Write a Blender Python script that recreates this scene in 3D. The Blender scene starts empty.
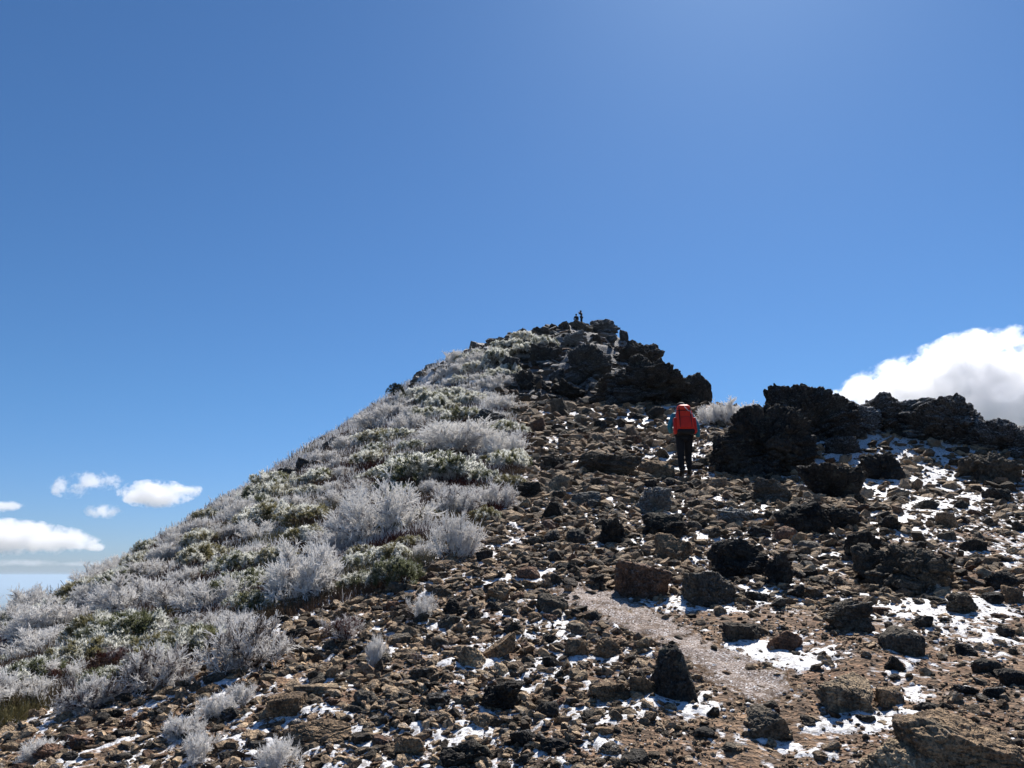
import bpy, bmesh, math, random
import numpy as np
from mathutils import Vector, Matrix, Quaternion
R = math.radians
rng = np.random.default_rng(7)
random.seed(7)
SC = bpy.context.scene
COL = SC.collection

# ------------------------------------------------------------------ camera
CAM_Z = 1.6
F = 750.0
TH = R(14.3)
CT, ST = math.cos(TH), math.sin(TH)
cam_d = bpy.data.cameras.new('camera'); cam = bpy.data.objects.new('camera', cam_d); COL.objects.link(cam)
cam.location = (0, 0, CAM_Z); cam.rotation_euler = (R(90) + TH, 0, 0)
cam_d.sensor_width = 36; cam_d.lens = 36 * F / 1024
cam_d.clip_start = 0.1; cam_d.clip_end = 400000
SC.camera = cam

def ray(px, py):
    u = (px - 512.0) / F; v = (384.0 - py) / F
    return u / (CT - v * ST), (ST + v * CT) / (CT - v * ST)      # x and z per unit of y
def project(x, y, z):
    z = z - CAM_Z
    d = y * CT + z * ST; u = x / d; v = (-y * ST + z * CT) / d
    return 512 + F * u, 384 - F * v

# ------------------------------------------------------------------ noise
def _h(ix, iy, iz, seed):
    with np.errstate(over='ignore'):
        n = (ix.astype(np.uint32) * np.uint32(374761393) + iy.astype(np.uint32) * np.uint32(668265263)
             + iz.astype(np.uint32) * np.uint32(2246822519) + np.uint32((seed * 3266489917) & 0xffffffff))
        n = (n ^ (n >> np.uint32(13))) * np.uint32(1274126177)
        n = (n ^ (n >> np.uint32(16))) * np.uint32(2654435761)
        return n ^ (n >> np.uint32(15))
def noise2(x, y, seed=0):
    xf = np.floor(x); yf = np.floor(y)
    ix = xf.astype(np.int64); iy = yf.astype(np.int64); fx = (x - xf); fy = (y - yf)
    z = np.zeros_like(ix)
    ux = fx * fx * fx * (fx * (fx * 6 - 15) + 10); uy = fy * fy * fy * (fy * (fy * 6 - 15) + 10)
    def g(a, b, dx, dy):
        h = _h(ix + a, iy + b, z, seed) & np.uint32(1023)
        ang = h.astype(np.float32) * (2 * math.pi / 1024)
        return np.cos(ang) * dx + np.sin(ang) * dy
    n00 = g(0, 0, fx, fy); n10 = g(1, 0, fx - 1, fy); n01 = g(0, 1, fx, fy - 1); n11 = g(1, 1, fx - 1, fy - 1)
    a = n00 + ux * (n10 - n00); b = n01 + ux * (n11 - n01)
    return (a + uy * (b - a)) * 1.5
def noise3(p, seed=0):
    pf = np.floor(p); i = pf.astype(np.int64); f = p - pf
    u = f * f * f * (f * (f * 6 - 15) + 10)
    def g(a, b, c):
        h = _h(i[:, 0] + a, i[:, 1] + b, i[:, 2] + c, seed)
        t = (h & np.uint32(4095)).astype(np.float32) * (2 * math.pi / 4096)
        zz = ((h >> np.uint32(12)) & np.uint32(4095)).astype(np.float32) / 2047.5 - 1
        s = np.sqrt(np.maximum(0, 1 - zz * zz))
        return s * np.cos(t) * (f[:, 0] - a) + s * np.sin(t) * (f[:, 1] - b) + zz * (f[:, 2] - c)
    x0 = [g(0, b, c) + u[:, 0] * (g(1, b, c) - g(0, b, c)) for c in (0, 1) for b in (0, 1)]
    y0 = x0[0] + u[:, 1] * (x0[1] - x0[0]); y1 = x0[2] + u[:, 1] * (x0[3] - x0[2])
    return (y0 + u[:, 2] * (y1 - y0)) * 1.5
def worley3(p, seed=0):
    """per point: a random value of its cell, and the distance to the cell's border"""
    pf = np.floor(p).astype(np.int64); n = len(p)
    d1 = np.full(n, 9.0); d2 = np.full(n, 9.0); val = np.zeros(n)
    for a in (-1, 0, 1):
        for b in (-1, 0, 1):
            for c in (-1, 0, 1):
                i = pf + np.array([a, b, c])
                h1 = _h(i[:, 0], i[:, 1], i[:, 2], seed).astype(np.float64) / 4294967296.0
                h2 = _h(i[:, 0], i[:, 1], i[:, 2], seed + 17).astype(np.float64) / 4294967296.0
                h3 = _h(i[:, 0], i[:, 1], i[:, 2], seed + 31).astype(np.float64) / 4294967296.0
                d = np.sqrt((p[:, 0] - i[:, 0] - h1) ** 2 + (p[:, 1] - i[:, 1] - h2) ** 2 + (p[:, 2] - i[:, 2] - h3) ** 2)
                m = d < d1
                d2 = np.where(m, d1, np.minimum(d2, d)); val = np.where(m, (h1 * 7 + h2 * 5) % 1.0, val); d1 = np.where(m, d, d1)
    return val, d2 - d1
def sstep(a, b, x):
    t = np.clip((x - a) / (b - a), 0, 1); return t * t * (3 - 2 * t)

# ------------------------------------------------------------------ terrain: control points (pixel row and column, metres ahead)
CP = []
def cp(px, py, Y): a, b = ray(px, py); CP.append((a * Y, Y, CAM_Z + b * Y))
def cw(x, y, z): CP.append((x, y, z))
for a in [(600, 768, 3.6), (300, 768, 3.9), (0, 768, 4.4), (1024, 768, 3.4), (0, 700, 5.9), (150, 700, 5.3), (600, 700, 4.35),
          (600, 650, 5.16), (300, 650, 5.9), (1024, 650, 4.9), (800, 650, 4.9), (600, 600, 6.4), (400, 600, 7.0), (800, 600, 6.2), (1024, 600, 6.2),
          (250, 620, 7.4), (420, 545, 9.2), (600, 540, 9.2), (800, 540, 8.9), (1024, 540, 9.2), (480, 505, 12.2), (600, 477, 17.0), (686, 477, 17.5),
          (800, 480, 16.2), (950, 490, 14.8), (1024, 495, 14.6), (600, 440, 24), (525, 440, 22), (700, 440, 24), (600, 407, 34), (660, 406, 34.5), (510, 410, 32),
          (560, 382, 41), (640, 384, 41), (500, 385, 42), (570, 352, 60), (530, 352, 62), (600, 355, 57), (580, 329, 86), (605, 333, 86), (545, 333, 82),
          (640, 366, 50), (735, 412, 30), (705, 405, 33), (800, 430, 20.0), (860, 428, 20.5), (940, 432, 20.5), (1024, 450, 19.5), (900, 455, 18), (950, 470, 16.6),
          (100, 645, 8.3), (200, 605, 9.2), (300, 555, 10.8), (60, 700, 5.9), (350, 492, 15.5), (450, 445, 22), (430, 405, 38), (480, 425, 27),
          (0, 632, 14), (100, 582, 18), (200, 528, 25), (300, 473, 33), (400, 405, 48), (460, 360, 62), (520, 339, 75)]: cp(*a)
for a in [(0, 0, 0), (-2, 0, -.3), (2, 0, .1), (0, -6, -1.2), (6, -6, -.8), (-6, -6, -2.2), (-6, 0, -1.3), (6, 1, .3), (0, -25, -6), (25, -25, -7), (-25, -25, -14),
          (12, 6, .6), (16, 14, 1.2), (-14, 9, -4.5), (-22, 14, -10), (-26, 24, -9), (-32, 34, -9), (-30, 48, -5), (-30, 66, 0), (-24, 84, 8), (-10, 100, 20),
          (8, 100, 25), (8, 125, 14), (20, 95, 18), (22, 70, 8), (17, 50, 6), (15, 38, 5), (13, 27, 4.6), (20, 24, 2.5), (26, 20, 0), (30, 34, -4), (40, 70, -8), (40, 100, 0),
          (-45, 30, -24), (-50, 70, -16), (-40, 0, -24), (40, 0, -6), (0, 150, 0), (40, 130, -6), (-40, 120, -4)]: cw(*a)
CP = np.array(CP)
def _phi(d2): return 0.5 * d2 * np.log(d2 + 1e-9)
_n = len(CP)
_d2 = ((CP[:, None, :2] - CP[None, :, :2]) ** 2).sum(-1)
_A = np.zeros((_n + 3, _n + 3)); _A[:_n, :_n] = _phi(_d2) + np.eye(_n) * 0.02
_A[:_n, _n] = 1; _A[:_n, _n + 1:] = CP[:, :2]; _A[_n, :_n] = 1; _A[_n + 1:, :_n] = CP[:, :2].T
_W = np.linalg.solve(_A, np.concatenate([CP[:, 2], [0, 0, 0]]))
def base(x, y):
    x = np.asarray(x, float).ravel(); y = np.asarray(y, float).ravel(); out = np.empty_like(x)
    for s in range(0, len(x), 20000):
        xs, ys = x[s:s + 20000], y[s:s + 20000]
        k = _phi((xs[:, None] - CP[None, :, 0]) ** 2 + (ys[:, None] - CP[None, :, 1]) ** 2)
        out[s:s + 20000] = k @ _W[:_n] + _W[_n] + _W[_n + 1] * xs + _W[_n + 2] * ys
    return out
POLY = {}
def inside(name, x, y):
    P = POLY[name]; r = np.zeros(len(x), bool); j = len(P) - 1
    for i in range(len(P)):
        xi, yi = P[i]; xj, yj = P[j]
        c = ((yi > y) != (yj > y)) & (x < (xj - xi) * (y - yi) / (yj - yi + 1e-12) + xi)
        r ^= c; j = i
    return r
def crag(x, y):           # 0..1, the broken rock of the upper hill
    s = sstep(30, 42, y) * sstep(-9.5, -5.5, x + (y - 40) * .02)
    return s
def height(x, y, fine=False):
    x = np.asarray(x, float).ravel(); y = np.asarray(y, float).ravel()
    r = np.hypot(x, y); z = np.zeros_like(x)
    m = r < 230
    zb = base(x[m], y[m]); xm, ym, rm = x[m], y[m], r[m]
    amp = sstep(2, 14, rm)
    zb += (noise2(xm / 7, ym / 7, 1) * .16 + noise2(xm / 2.6, ym / 2.6, 2) * .09) * amp + noise2(xm / 1.0, ym / 1.0, 3) * .045
    vl = sstep(16, 34, ym) * sstep(-3.0, -6.5, xm)
    zb += vl * (noise2(xm / 5.5, ym / 5.5, 14) * .55 + noise2(xm / 2.2, ym / 2.2, 15) * .32)
    c = crag(xm, ym)
    n1 = noise2(xm / 6, ym / 6, 4); n2 = noise2(xm / 2.2, ym / 2.2, 5)
    zb += c * ((.5 - np.abs(n1)) * 1.1 + (.4 - np.abs(n2)) * .9 - .35)
    zb += noise2(xm / .4, ym / .4, 6) * .025
    if fine:
        k = np.clip(rm / 8, .6, 2.5)
        zb += noise2(xm / .16, ym / .16, 7) * .014 + noise2(xm / .07, ym / .07, 8) * .007 * np.clip(14 / rm, 0, 1) + c * noise2(xm / .8, ym / .8, 9) * .35
    t = sstep(120, 220, rm)
    far = -30 - .5 * (rm - 120)
    z[m] = zb * (1 - t) + far * t
    q = ~m; rq = r[q]
    zz = -30 - .5 * (rq - 120) + noise2(x[q] / 400, y[q] / 400, 10) * 60 * sstep(230, 600, rq)
    low = -1400 + noise2(x[q] / 9000, y[q] / 9000, 11) * 60 * sstep(3000, 9000, rq)
    k2 = sstep(1500, 4200, rq)
    z[q] = np.maximum(zz, -1400) * (1 - k2) + low * k2
    return z
_YS = np.exp(np.linspace(math.log(1.5), math.log(115), 420))
def cast(px, py):
    """ground point under a pixel of the survey photograph"""
    a, b = ray(px, py)
    z = height(a * _YS, _YS); g = CAM_Z + b * _YS - z
    i = np.where(g < 0)[0]
    if len(i) == 0: k = int(np.argmin(g)); Y = _YS[k]
    else:
        k = i[0]
        if k == 0: Y = _YS[0]
        else: t = g[k - 1] / (g[k - 1] - g[k]); Y = _YS[k - 1] + t * (_YS[k] - _YS[k - 1])
    return np.array([a * Y, Y, float(height([a * Y], [Y])[0])])
def poly(name, pts, extra=()):
    out = []
    for i in range(len(pts)):
        out.append(cast(*pts[i])[:2])
    POLY[name] = [tuple(p) for p in out] + list(extra)
VB = [(-30, 745), (60, 706), (150, 690), (250, 632), (330, 607), (400, 587), (455, 545), (510, 505), (520, 470), (528, 440), (508, 415), (490, 397), (500, 375), (490, 352)]
poly('veg', VB, extra=[(-3.5, 78), (-12, 110), (-140, 130), (-140, -20), (-8, 2.5)])
poly('path', [(548, 590), (590, 585), (640, 604), (690, 632), (742, 654), (786, 678), (778, 706), (738, 700), (692, 664), (640, 637), (600, 617), (562, 603)])
poly('dirt', [(570, 600), (600, 585), (700, 603), (860, 610), (1024, 600), (1100, 640), (1100, 720), (940, 740), (880, 790), (640, 790), (600, 735), (690, 705), (700, 670)])
poly('snowy', [(840, 500), (820, 440), (880, 425), (960, 440), (990, 480), (960, 520), (880, 520)])
poly('dirtup', [(900, 505), (960, 495), (1060, 490), (1060, 560), (960, 560), (900, 530)])

# ------------------------------------------------------------------ mesh helpers
def make_mesh(name, V, faces, mats=(), attrs=None, smooth=False, midx=None):
    """faces: (n,3) or (n,4) int array"""
    V = np.asarray(V, np.float32); faces = np.asarray(faces, np.int32)
    me = bpy.data.meshes.new(name); k = faces.shape[1]
    me.vertices.add(len(V)); me.vertices.foreach_set('co', V.ravel())
    me.loops.add(faces.size); me.loops.foreach_set('vertex_index', faces.ravel())
    me.polygons.add(len(faces)); me.polygons.foreach_set('loop_start', np.arange(0, faces.size, k, dtype=np.int32))
    for m in mats: me.materials.append(m)
    if midx is not None: me.polygons.foreach_set('material_index', np.asarray(midx, np.int32))
    me.polygons.foreach_set('use_smooth', np.full(len(faces), smooth))
    for an, av in (attrs or {}).items():
        at = me.attributes.new(an, 'FLOAT', 'POINT'); at.data.foreach_set('value', np.asarray(av, np.float32))
    me.update(calc_edges=True); me.validate()
    return me
def link(name, data, parent=None, loc=(0, 0, 0)):
    o = bpy.data.objects.new(name, data); COL.objects.link(o); o.location = loc
    if parent: o.parent = parent
    return o
def tag(o, label, cat, group=None):
    o['label'] = label; o['category'] = cat
    if group: o['group'] = group
    return o

# ------------------------------------------------------------------ materials
def new_mat(name):
    m = bpy.data.materials.new(name); m.use_nodes = True; nt = m.node_tree; nt.nodes.clear()
    out = nt.nodes.new('ShaderNodeOutputMaterial'); b = nt.nodes.new('ShaderNodeBsdfPrincipled')
    nt.links.new(b.outputs[0], out.inputs[0]); b.inputs['Roughness'].default_value = .9
    b.inputs['Specular IOR Level'].default_value = .2
    return m, nt, b
class N:
    def __init__(s, nt): s.nt = nt
    def n(s, t, **kw):
        x = s.nt.nodes.new(t)
        for k, v in kw.items(): setattr(x, k, v)
        return x
    def set(s, sock, v):
        if hasattr(v, 'is_output') or isinstance(v, bpy.types.NodeSocket): s.nt.links.new(v, sock)
        else: sock.default_value = v
    def noise(s, vec, scale, detail=4, rough=.6, typ='FBM'):
        x = s.n('ShaderNodeTexNoise'); x.noise_type = typ
        if vec is not None: s.nt.links.new(vec, x.inputs['Vector'])
        x.inputs['Scale'].default_value = scale; x.inputs['Detail'].default_value = detail; x.inputs['Roughness'].default_value = rough
        return x.outputs['Fac']
    def vor(s, vec, scale, feat='F1', out='Distance'):
        x = s.n('ShaderNodeTexVoronoi', feature=feat); s.nt.links.new(vec, x.inputs['Vector']); x.inputs['Scale'].default_value = scale
        return x.outputs[out]
    def math(s, op, a, b=0.0, clamp=False):
        x = s.n('ShaderNodeMath', operation=op, use_clamp=clamp); s.set(x.inputs[0], a); s.set(x.inputs[1], b); return x.outputs[0]
    def ramp(s, f, lo, hi):
        x = s.n('ShaderNodeMapRange', interpolation_type='SMOOTHSTEP'); s.set(x.inputs['Value'], f)
        x.inputs['From Min'].default_value = lo; x.inputs['From Max'].default_value = hi; return x.outputs[0]
    def mix(s, f, a, b):
        x = s.n('ShaderNodeMix', data_type='RGBA'); s.set(x.inputs[0], f); s.set(x.inputs[6], a); s.set(x.inputs[7], b); return x.outputs[2]
    def mul(s, a, b):
        x = s.n('ShaderNodeMix', data_type='RGBA', blend_type='MULTIPLY'); x.inputs[0].default_value = 1; s.set(x.inputs[6], a); s.set(x.inputs[7], b); return x.outputs[2]
    def attr(s, name): return s.n('ShaderNodeAttribute', attribute_name=name).outputs['Fac']
    def bump(s, h, strength, dist, prev=None):
        x = s.n('ShaderNodeBump'); x.inputs['Strength'].default_value = strength; x.inputs['Distance'].default_value = dist
        s.set(x.inputs['Height'], h)
        if prev: s.set(x.inputs['Normal'], prev)
        return x.outputs[0]
def c3(r, g, b): return (r, g, b, 1)
RIME = c3(.83, .815, .795)

def rock_material(name, per_vertex=False):
    m, nt, b = new_mat(name); k = N(nt)
    pos = k.n('ShaderNodeNewGeometry').outputs['Position']; nor = k.n('ShaderNodeNewGeometry').outputs['Normal']
    oi = k.n('ShaderNodeObjectInfo')
    big = k.noise(pos, 2.2, 5, .65); fine = k.noise(pos, 16, 4, .7); grain = k.noise(pos, 70, 3, .7)
    tone = k.ramp(k.math('ADD', k.math('MULTIPLY', big, .5), k.math('MULTIPLY', fine, .5)), .36, .64)
    if per_vertex:
        t = k.attr('tint'); fr = k.attr('frost')
        col = k.mix(k.ramp(t, .0, 1.0), c3(.042, .034, .026), c3(.45, .335, .225))
        hue = k.attr('hue'); col = k.mix(k.math('MULTIPLY', hue, .55), col, c3(.13, .065, .042))
        col = k.mul(col, k.mix(tone, c3(.6, .6, .6), c3(1.25, 1.2, 1.12)))
    else:
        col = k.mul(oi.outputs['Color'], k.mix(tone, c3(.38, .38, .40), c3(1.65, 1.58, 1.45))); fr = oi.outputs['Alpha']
    col = k.mul(col, k.mix(k.ramp(grain, .35, .65), c3(.55, .55, .55), c3(1.45, 1.45, 1.45)))
    # lichen blotches
    li = k.ramp(k.noise(pos, 5.5, 3, .6), .60, .68)
    col = k.mix(k.math('MULTIPLY', li, .35), col, c3(.17, .16, .12))
    # rime caught on the upward sides
    sx = k.n('ShaderNodeSeparateXYZ'); nt.links.new(nor, sx.inputs[0])
    up = k.ramp(sx.outputs[2], .05, .8)
    sp = k.ramp(k.math('ADD', k.noise(pos, 30, 4, .75), k.math('MULTIPLY', fr, .35)), .60, .78)
    f = k.math('MULTIPLY', k.math('MULTIPLY', sp, fr), k.math('ADD', k.math('MULTIPLY', up, .75), .25), clamp=True)
    col = k.mix(f, col, RIME)
    k.set(b.inputs['Base Color'], col)
    nb = k.bump(fine, .75, .08); nb = k.bump(grain, .7, .02, nb)
    pit = k.vor(pos, 26); nb = k.bump(pit, .5, .03, nb)
    k.set(b.inputs['Normal'], nb); b.inputs['Roughness'].default_value = .92
    return m
M_ROCK = rock_material('volcanic_rock')
M_STONE = rock_material('scree_rock', True)

def ground_material():
    m, nt, b = new_mat('mountain_soil'); k = N(nt)
    pos = k.n('ShaderNodeNewGeometry').outputs['Position']
    veg, cr, frost = k.attr('veg'), k.attr('crag'), k.attr('frost')
    n1 = k.noise(pos, 1.3, 5, .6); n2 = k.noise(pos, 9, 5, .7); g = k.vor(pos, 38); gc = k.vor(pos, 38, out='Color'); g2 = k.vor(pos, 95)
    soil = k.mix(k.ramp(n2, .35, .65), c3(.062, .042, .028), c3(.185, .128, .085))
    soil = k.mix(k.ramp(n1, .4, .65), soil, c3(.125, .078, .050))
    sep = k.n('ShaderNodeSeparateColor'); nt.links.new(gc, sep.inputs[0])
    soil = k.mul(soil, k.mix(sep.outputs[0], c3(.55, .55, .55), c3(1.75, 1.6, 1.45)))
    vg = k.mix(k.ramp(n2, .35, .65), c3(.055, .042, .028), c3(.15, .12, .075))
    rk = k.mix(k.ramp(n2, .35, .65), c3(.03, .027, .024), c3(.11, .09, .07))
    col = k.mix(veg, k.mix(cr, soil, rk), vg)
    sp = k.ramp(k.math('ADD', k.noise(pos, 21, 5, .75), k.math('MULTIPLY', frost, .3)), .57, .66)
    col = k.mix(k.math('MULTIPLY', sp, k.math('MINIMUM', k.math('MULTIPLY', frost, 1.6), 1.0)), col, c3(.68, .68, .70))
    k.set(b.inputs['Base Color'], col)
    nb = k.bump(n2, .6, .05); nb = k.bump(g, .7, .02, nb); nb = k.bump(g2, .5, .008, nb)
    k.set(b.inputs['Normal'], nb); return m
M_GROUND = ground_material()
def lowland_material():
    m, nt, b = new_mat('lowland_forest'); k = N(nt)
    pos = k.n('ShaderNodeNewGeometry').outputs['Position']
    n1 = k.noise(pos, .0004, 6, .6); n2 = k.noise(pos, .004, 4, .6)
    col = k.mix(k.ramp(n1, .4, .6), c3(.035, .055, .04), c3(.09, .10, .06)); col = k.mix(k.ramp(n2, .45, .6), col, c3(.05, .06, .04))
    k.set(b.inputs['Base Color'], col); return m
M_LOW = lowland_material()
def snow_material():
    m, nt, b = new_mat('settled_snow'); k = N(nt)
    pos = k.n('ShaderNodeNewGeometry').outputs['Position']
    n = k.noise(pos, 30, 5, .7)
    gr = k.ramp(k.noise(pos, 30, 6, .85), .49, .56)
    k.set(b.inputs['Base Color'], k.mix(k.math('MULTIPLY', gr, .75), c3(.66, .66, .675), c3(.10, .075, .055)))
    k.set(b.inputs['Normal'], k.bump(n, .5, .02)); b.inputs['Roughness'].default_value = .6
    return m
M_SNOW = snow_material()
def path_material():
    m, nt, b = new_mat('pale_gravel'); k = N(nt)
    pos = k.n('ShaderNodeNewGeometry').outputs['Position']
    gc = k.n('ShaderNodeTexVoronoi'); nt.links.new(pos, gc.inputs['Vector']); gc.inputs['Scale'].default_value = 120
    sep = k.n('ShaderNodeSeparateColor'); nt.links.new(gc.outputs['Color'], sep.inputs[0])
    col = k.mix(k.ramp(sep.outputs[0], .1, .9), c3(.14, .11, .092), c3(.41, .35, .315))
    col = k.mix(k.ramp(sep.outputs[1], .88, .92), col, c3(.60, .59, .59))
    col = k.mix(k.math('MULTIPLY', k.ramp(k.noise(pos, 6, 4, .7), .47, .62), .65), col, c3(.13, .095, .07))
    ed = k.ramp(k.math('ADD', k.attr('trod'), k.math('MULTIPLY', k.math('SUBTRACT', k.noise(pos, 14, 6, .8), .5), 1.2)), .05, .5)
    soil = k.mix(sep.outputs[2], c3(.05, .035, .025), c3(.17, .118, .08)); col = k.mix(ed, soil, col)
    k.set(b.inputs['Base Color'], col)
    nb = k.bump(k.noise(pos, 25, 5, .75), .5, .03); nb = k.bump(gc.outputs['Distance'], .5, .006, nb); k.set(b.inputs['Normal'], nb); b.inputs['Roughness'].default_value = 1; b.inputs['Specular IOR Level'].default_value = 0; return m
M_PATH = path_material()
def translucent(nt, k, b, col, amount):
    tr = k.n('ShaderNodeBsdfTranslucent'); k.set(tr.inputs[0], col); mx = k.n('ShaderNodeMixShader'); mx.inputs[0].default_value = amount
    nt.links.new(b.outputs[0], mx.inputs[1]); nt.links.new(tr.outputs[0], mx.inputs[2])
    out = [n for n in nt.nodes if n.type == 'OUTPUT_MATERIAL'][0]; nt.links.new(mx.outputs[0], out.inputs[0])
def twig_material(name, rime=RIME, trans=.5):
    """rimed twigs: frost (per vertex) x object colour alpha, wood colour from the object colour"""
    m, nt, b = new_mat(name); k = N(nt)
    oi = k.n('ShaderNodeObjectInfo'); pos = k.n('ShaderNodeNewGeometry').outputs['Position']
    fr = k.math('MULTIPLY', k.attr('frost'), oi.outputs['Alpha'])
    f = k.ramp(k.math('ADD', fr, k.math('MULTIPLY', k.math('SUBTRACT', k.noise(pos, 9, 3, .6), .5), .9)), .14, .44)
    col = k.mix(f, oi.outputs['Color'], rime)
    k.set(b.inputs['Base Color'], col); b.inputs['Roughness'].default_value = .8
    translucent(nt, k, b, col, trans)
    return m
M_TWIG = twig_material('rimed_twig'); M_NEEDLE = twig_material('frosted_needle', c3(.76, .755, .70), .45)
def plain(name, col, rough=.7, var=.25, scale=30, metal=0.0):
    m, nt, b = new_mat(name); k = N(nt)
    pos = k.n('ShaderNodeTexCoord').outputs['Object']
    n = k.noise(pos, scale, 4, .6)
    k.set(b.inputs['Base Color'], k.mul(c3(*col), k.mix(n, c3(1 - var, 1 - var, 1 - var), c3(1 + var, 1 + var, 1 + var))))
    k.set(b.inputs['Normal'], k.bump(n, .25, .01)); b.inputs['Roughness'].default_value = rough; b.inputs['Metallic'].default_value = metal
    return m
def heath_material():
    m, nt, b = new_mat('dry_heath'); k = N(nt)
    h = k.attr('hue'); fr = k.attr('frost')
    col = k.mix(k.ramp(h, 0, .5), c3(.105, .038, .030), c3(.15, .10, .065)); col = k.mix(k.ramp(h, .5, 1), col, c3(.24, .21, .10))
    col = k.mix(k.ramp(fr, .3, .6), col, RIME); k.set(b.inputs['Base Color'], col); translucent(nt, k, b, col, .4); return m
M_HEATH = heath_material()

# ------------------------------------------------------------------ rocks
_ico = {}
def ico(sub):
    if sub not in _ico:
        bm = bmesh.new(); bmesh.ops.create_icosphere(bm, subdivisions=sub, radius=1); bm.verts.ensure_lookup_table()
        V = np.array([v.co[:] for v in bm.verts]); Fc = np.array([[v.index for v in f.verts] for f in bm.faces]); bm.free()
        V /= np.linalg.norm(V, axis=1)[:, None]; _ico[sub] = (V, Fc)
    return _ico[sub]
def rock_shape(seed, sub, style, fs=1.0):
    """unit rock: half extents about 1 in x, y, z"""
    g = np.random.default_rng(seed); D, Fc = ico(sub)
    if style == 'block':
        nn = np.array([[1, 0, 0], [-1, 0, 0], [0, 1, 0], [0, -1, 0], [0, 0, 1], [0, 0, -1]], float) + g.normal(0, .30, (6, 3)); dd = g.uniform(.7, .95, 6)
        n2 = g.normal(0, 1, (7, 3)); n2 /= np.linalg.norm(n2, axis=1)[:, None]; nn = np.vstack([nn, n2]); dd = np.concatenate([dd, g.uniform(.9, 1.08, 7)]); p = 60
    elif style == 'slab':
        nn = g.normal(0, 1, (13, 3)); dd = g.uniform(.75, 1.0, 13); nn[0] = (.08, .1, 1); nn[1] = (-.05, .05, -1); dd[:2] = (.6, .6); p = 60
    elif style == 'point':
        nn = g.normal(0, 1, (6, 3)); dd = g.uniform(.8, 1, 6)
        s = np.array([[1, -.1, .40], [-1, -.1, .34], [0.1, -1, .30], [0, 1, .5], [.5, -.9, .75], [0, 0, -1], [-.5, -.3, 1], [.8, -.3, 1]]); nn = np.vstack([nn, s]); dd = np.concatenate([dd, [.60, .66, .66, .66, .78, 1, .86, .84]]); p = 30
    elif style == 'lava':
        nn = g.normal(0, 1, (12, 3)); dd = g.uniform(.66, 1.0, 12); p = 16
    elif style == 'dome':
        nn = g.normal(0, 1, (14, 3)); dd = g.uniform(.85, 1, 14); p = 5
    else:
        nn = g.normal(0, 1, (11, 3)); dd = g.uniform(.60, 1.0, 11); p = 60
    nn /= np.linalg.norm(nn, axis=1)[:, None]
    nn = np.vstack([nn, [[1, 0, 0], [-1, 0, 0], [0, 1, 0], [0, -1, 0], [0, 0, 1], [0, 0, -1]]]); dd = np.concatenate([dd, np.full(6, 1.0)])
    a = np.maximum(D @ nn.T, 0) / dd
    r = (a ** p).sum(1) ** (-1 / p)
    V = D * r[:, None]
    off = g.uniform(0, 100, 3)
    if style == 'lava':
        wv = V + np.stack([noise3(V * 2.5 + off, 11), noise3(V * 2.5 + off, 12), noise3(V * 2.5 + off, 13)], 1) * .12
        c1, e1 = worley3(wv * fs * np.array([1.5, 1.5, 2.2]) + off, 3); c2, e2 = worley3(wv * fs * np.array([3.6, 3.6, 5.0]) + off, 5)
        d = noise3(V * 1.1 * fs ** .7 + off, 3) * .30 + (c1 - .5) * .22 - .10 * np.exp(-e1 / .09) + (c2 - .5) * .12 - .06 * np.exp(-e2 / .10)
        if sub >= 4:
            c3_, e3 = worley3(wv * 8.5 * fs + off, 6); d += (c3_ - .5) * .05 - .03 * np.exp(-e3 / .12) + noise3(V * 12 + off, 6) * .02
        if sub >= 6: d += np.abs(noise3(V * 20 + off, 8)) * .03 + noise3(V * 36 + off, 7) * .012
    elif style == 'dome':
        d = noise3(V * 1.6 + off, 3) * .14 + noise3(V * np.array([6, 6, 1.5]) + off, 4) * .07
        if sub >= 5: d += noise3(V * 14 + off, 5) * .03
    else:
        d = noise3(V * 1.8 + off, 3) * .06
        if sub >= 5:
            wv = V + np.stack([noise3(V * 3 + off, 11), noise3(V * 3 + off, 12), noise3(V * 3 + off, 13)], 1) * .10
            c1, e1 = worley3(wv * np.array([1.7, 1.7, 2.6]) + off, 3); c2, e2 = worley3(wv * np.array([4.5, 4.5, 6.5]) + off, 5)
            d += (c1 - .5) * .09 - .07 * np.exp(-e1 / .06) + (c2 - .5) * .045 - .03 * np.exp(-e2 / .08)
        if sub >= 3: d += noise3(V * 4.5 + off, 4) * .035
        if sub >= 4: d += (.3 - np.abs(noise3(V * 4 + off, 6))) * .07 + noise3(V * 9 + off, 5) * .035
        if sub >= 5: d += noise3(V * 20 + off, 7) * .02
    V = V + D * d[:, None]
    e = np.abs(V).max(0); V = V / e
    return V, Fc

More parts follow.
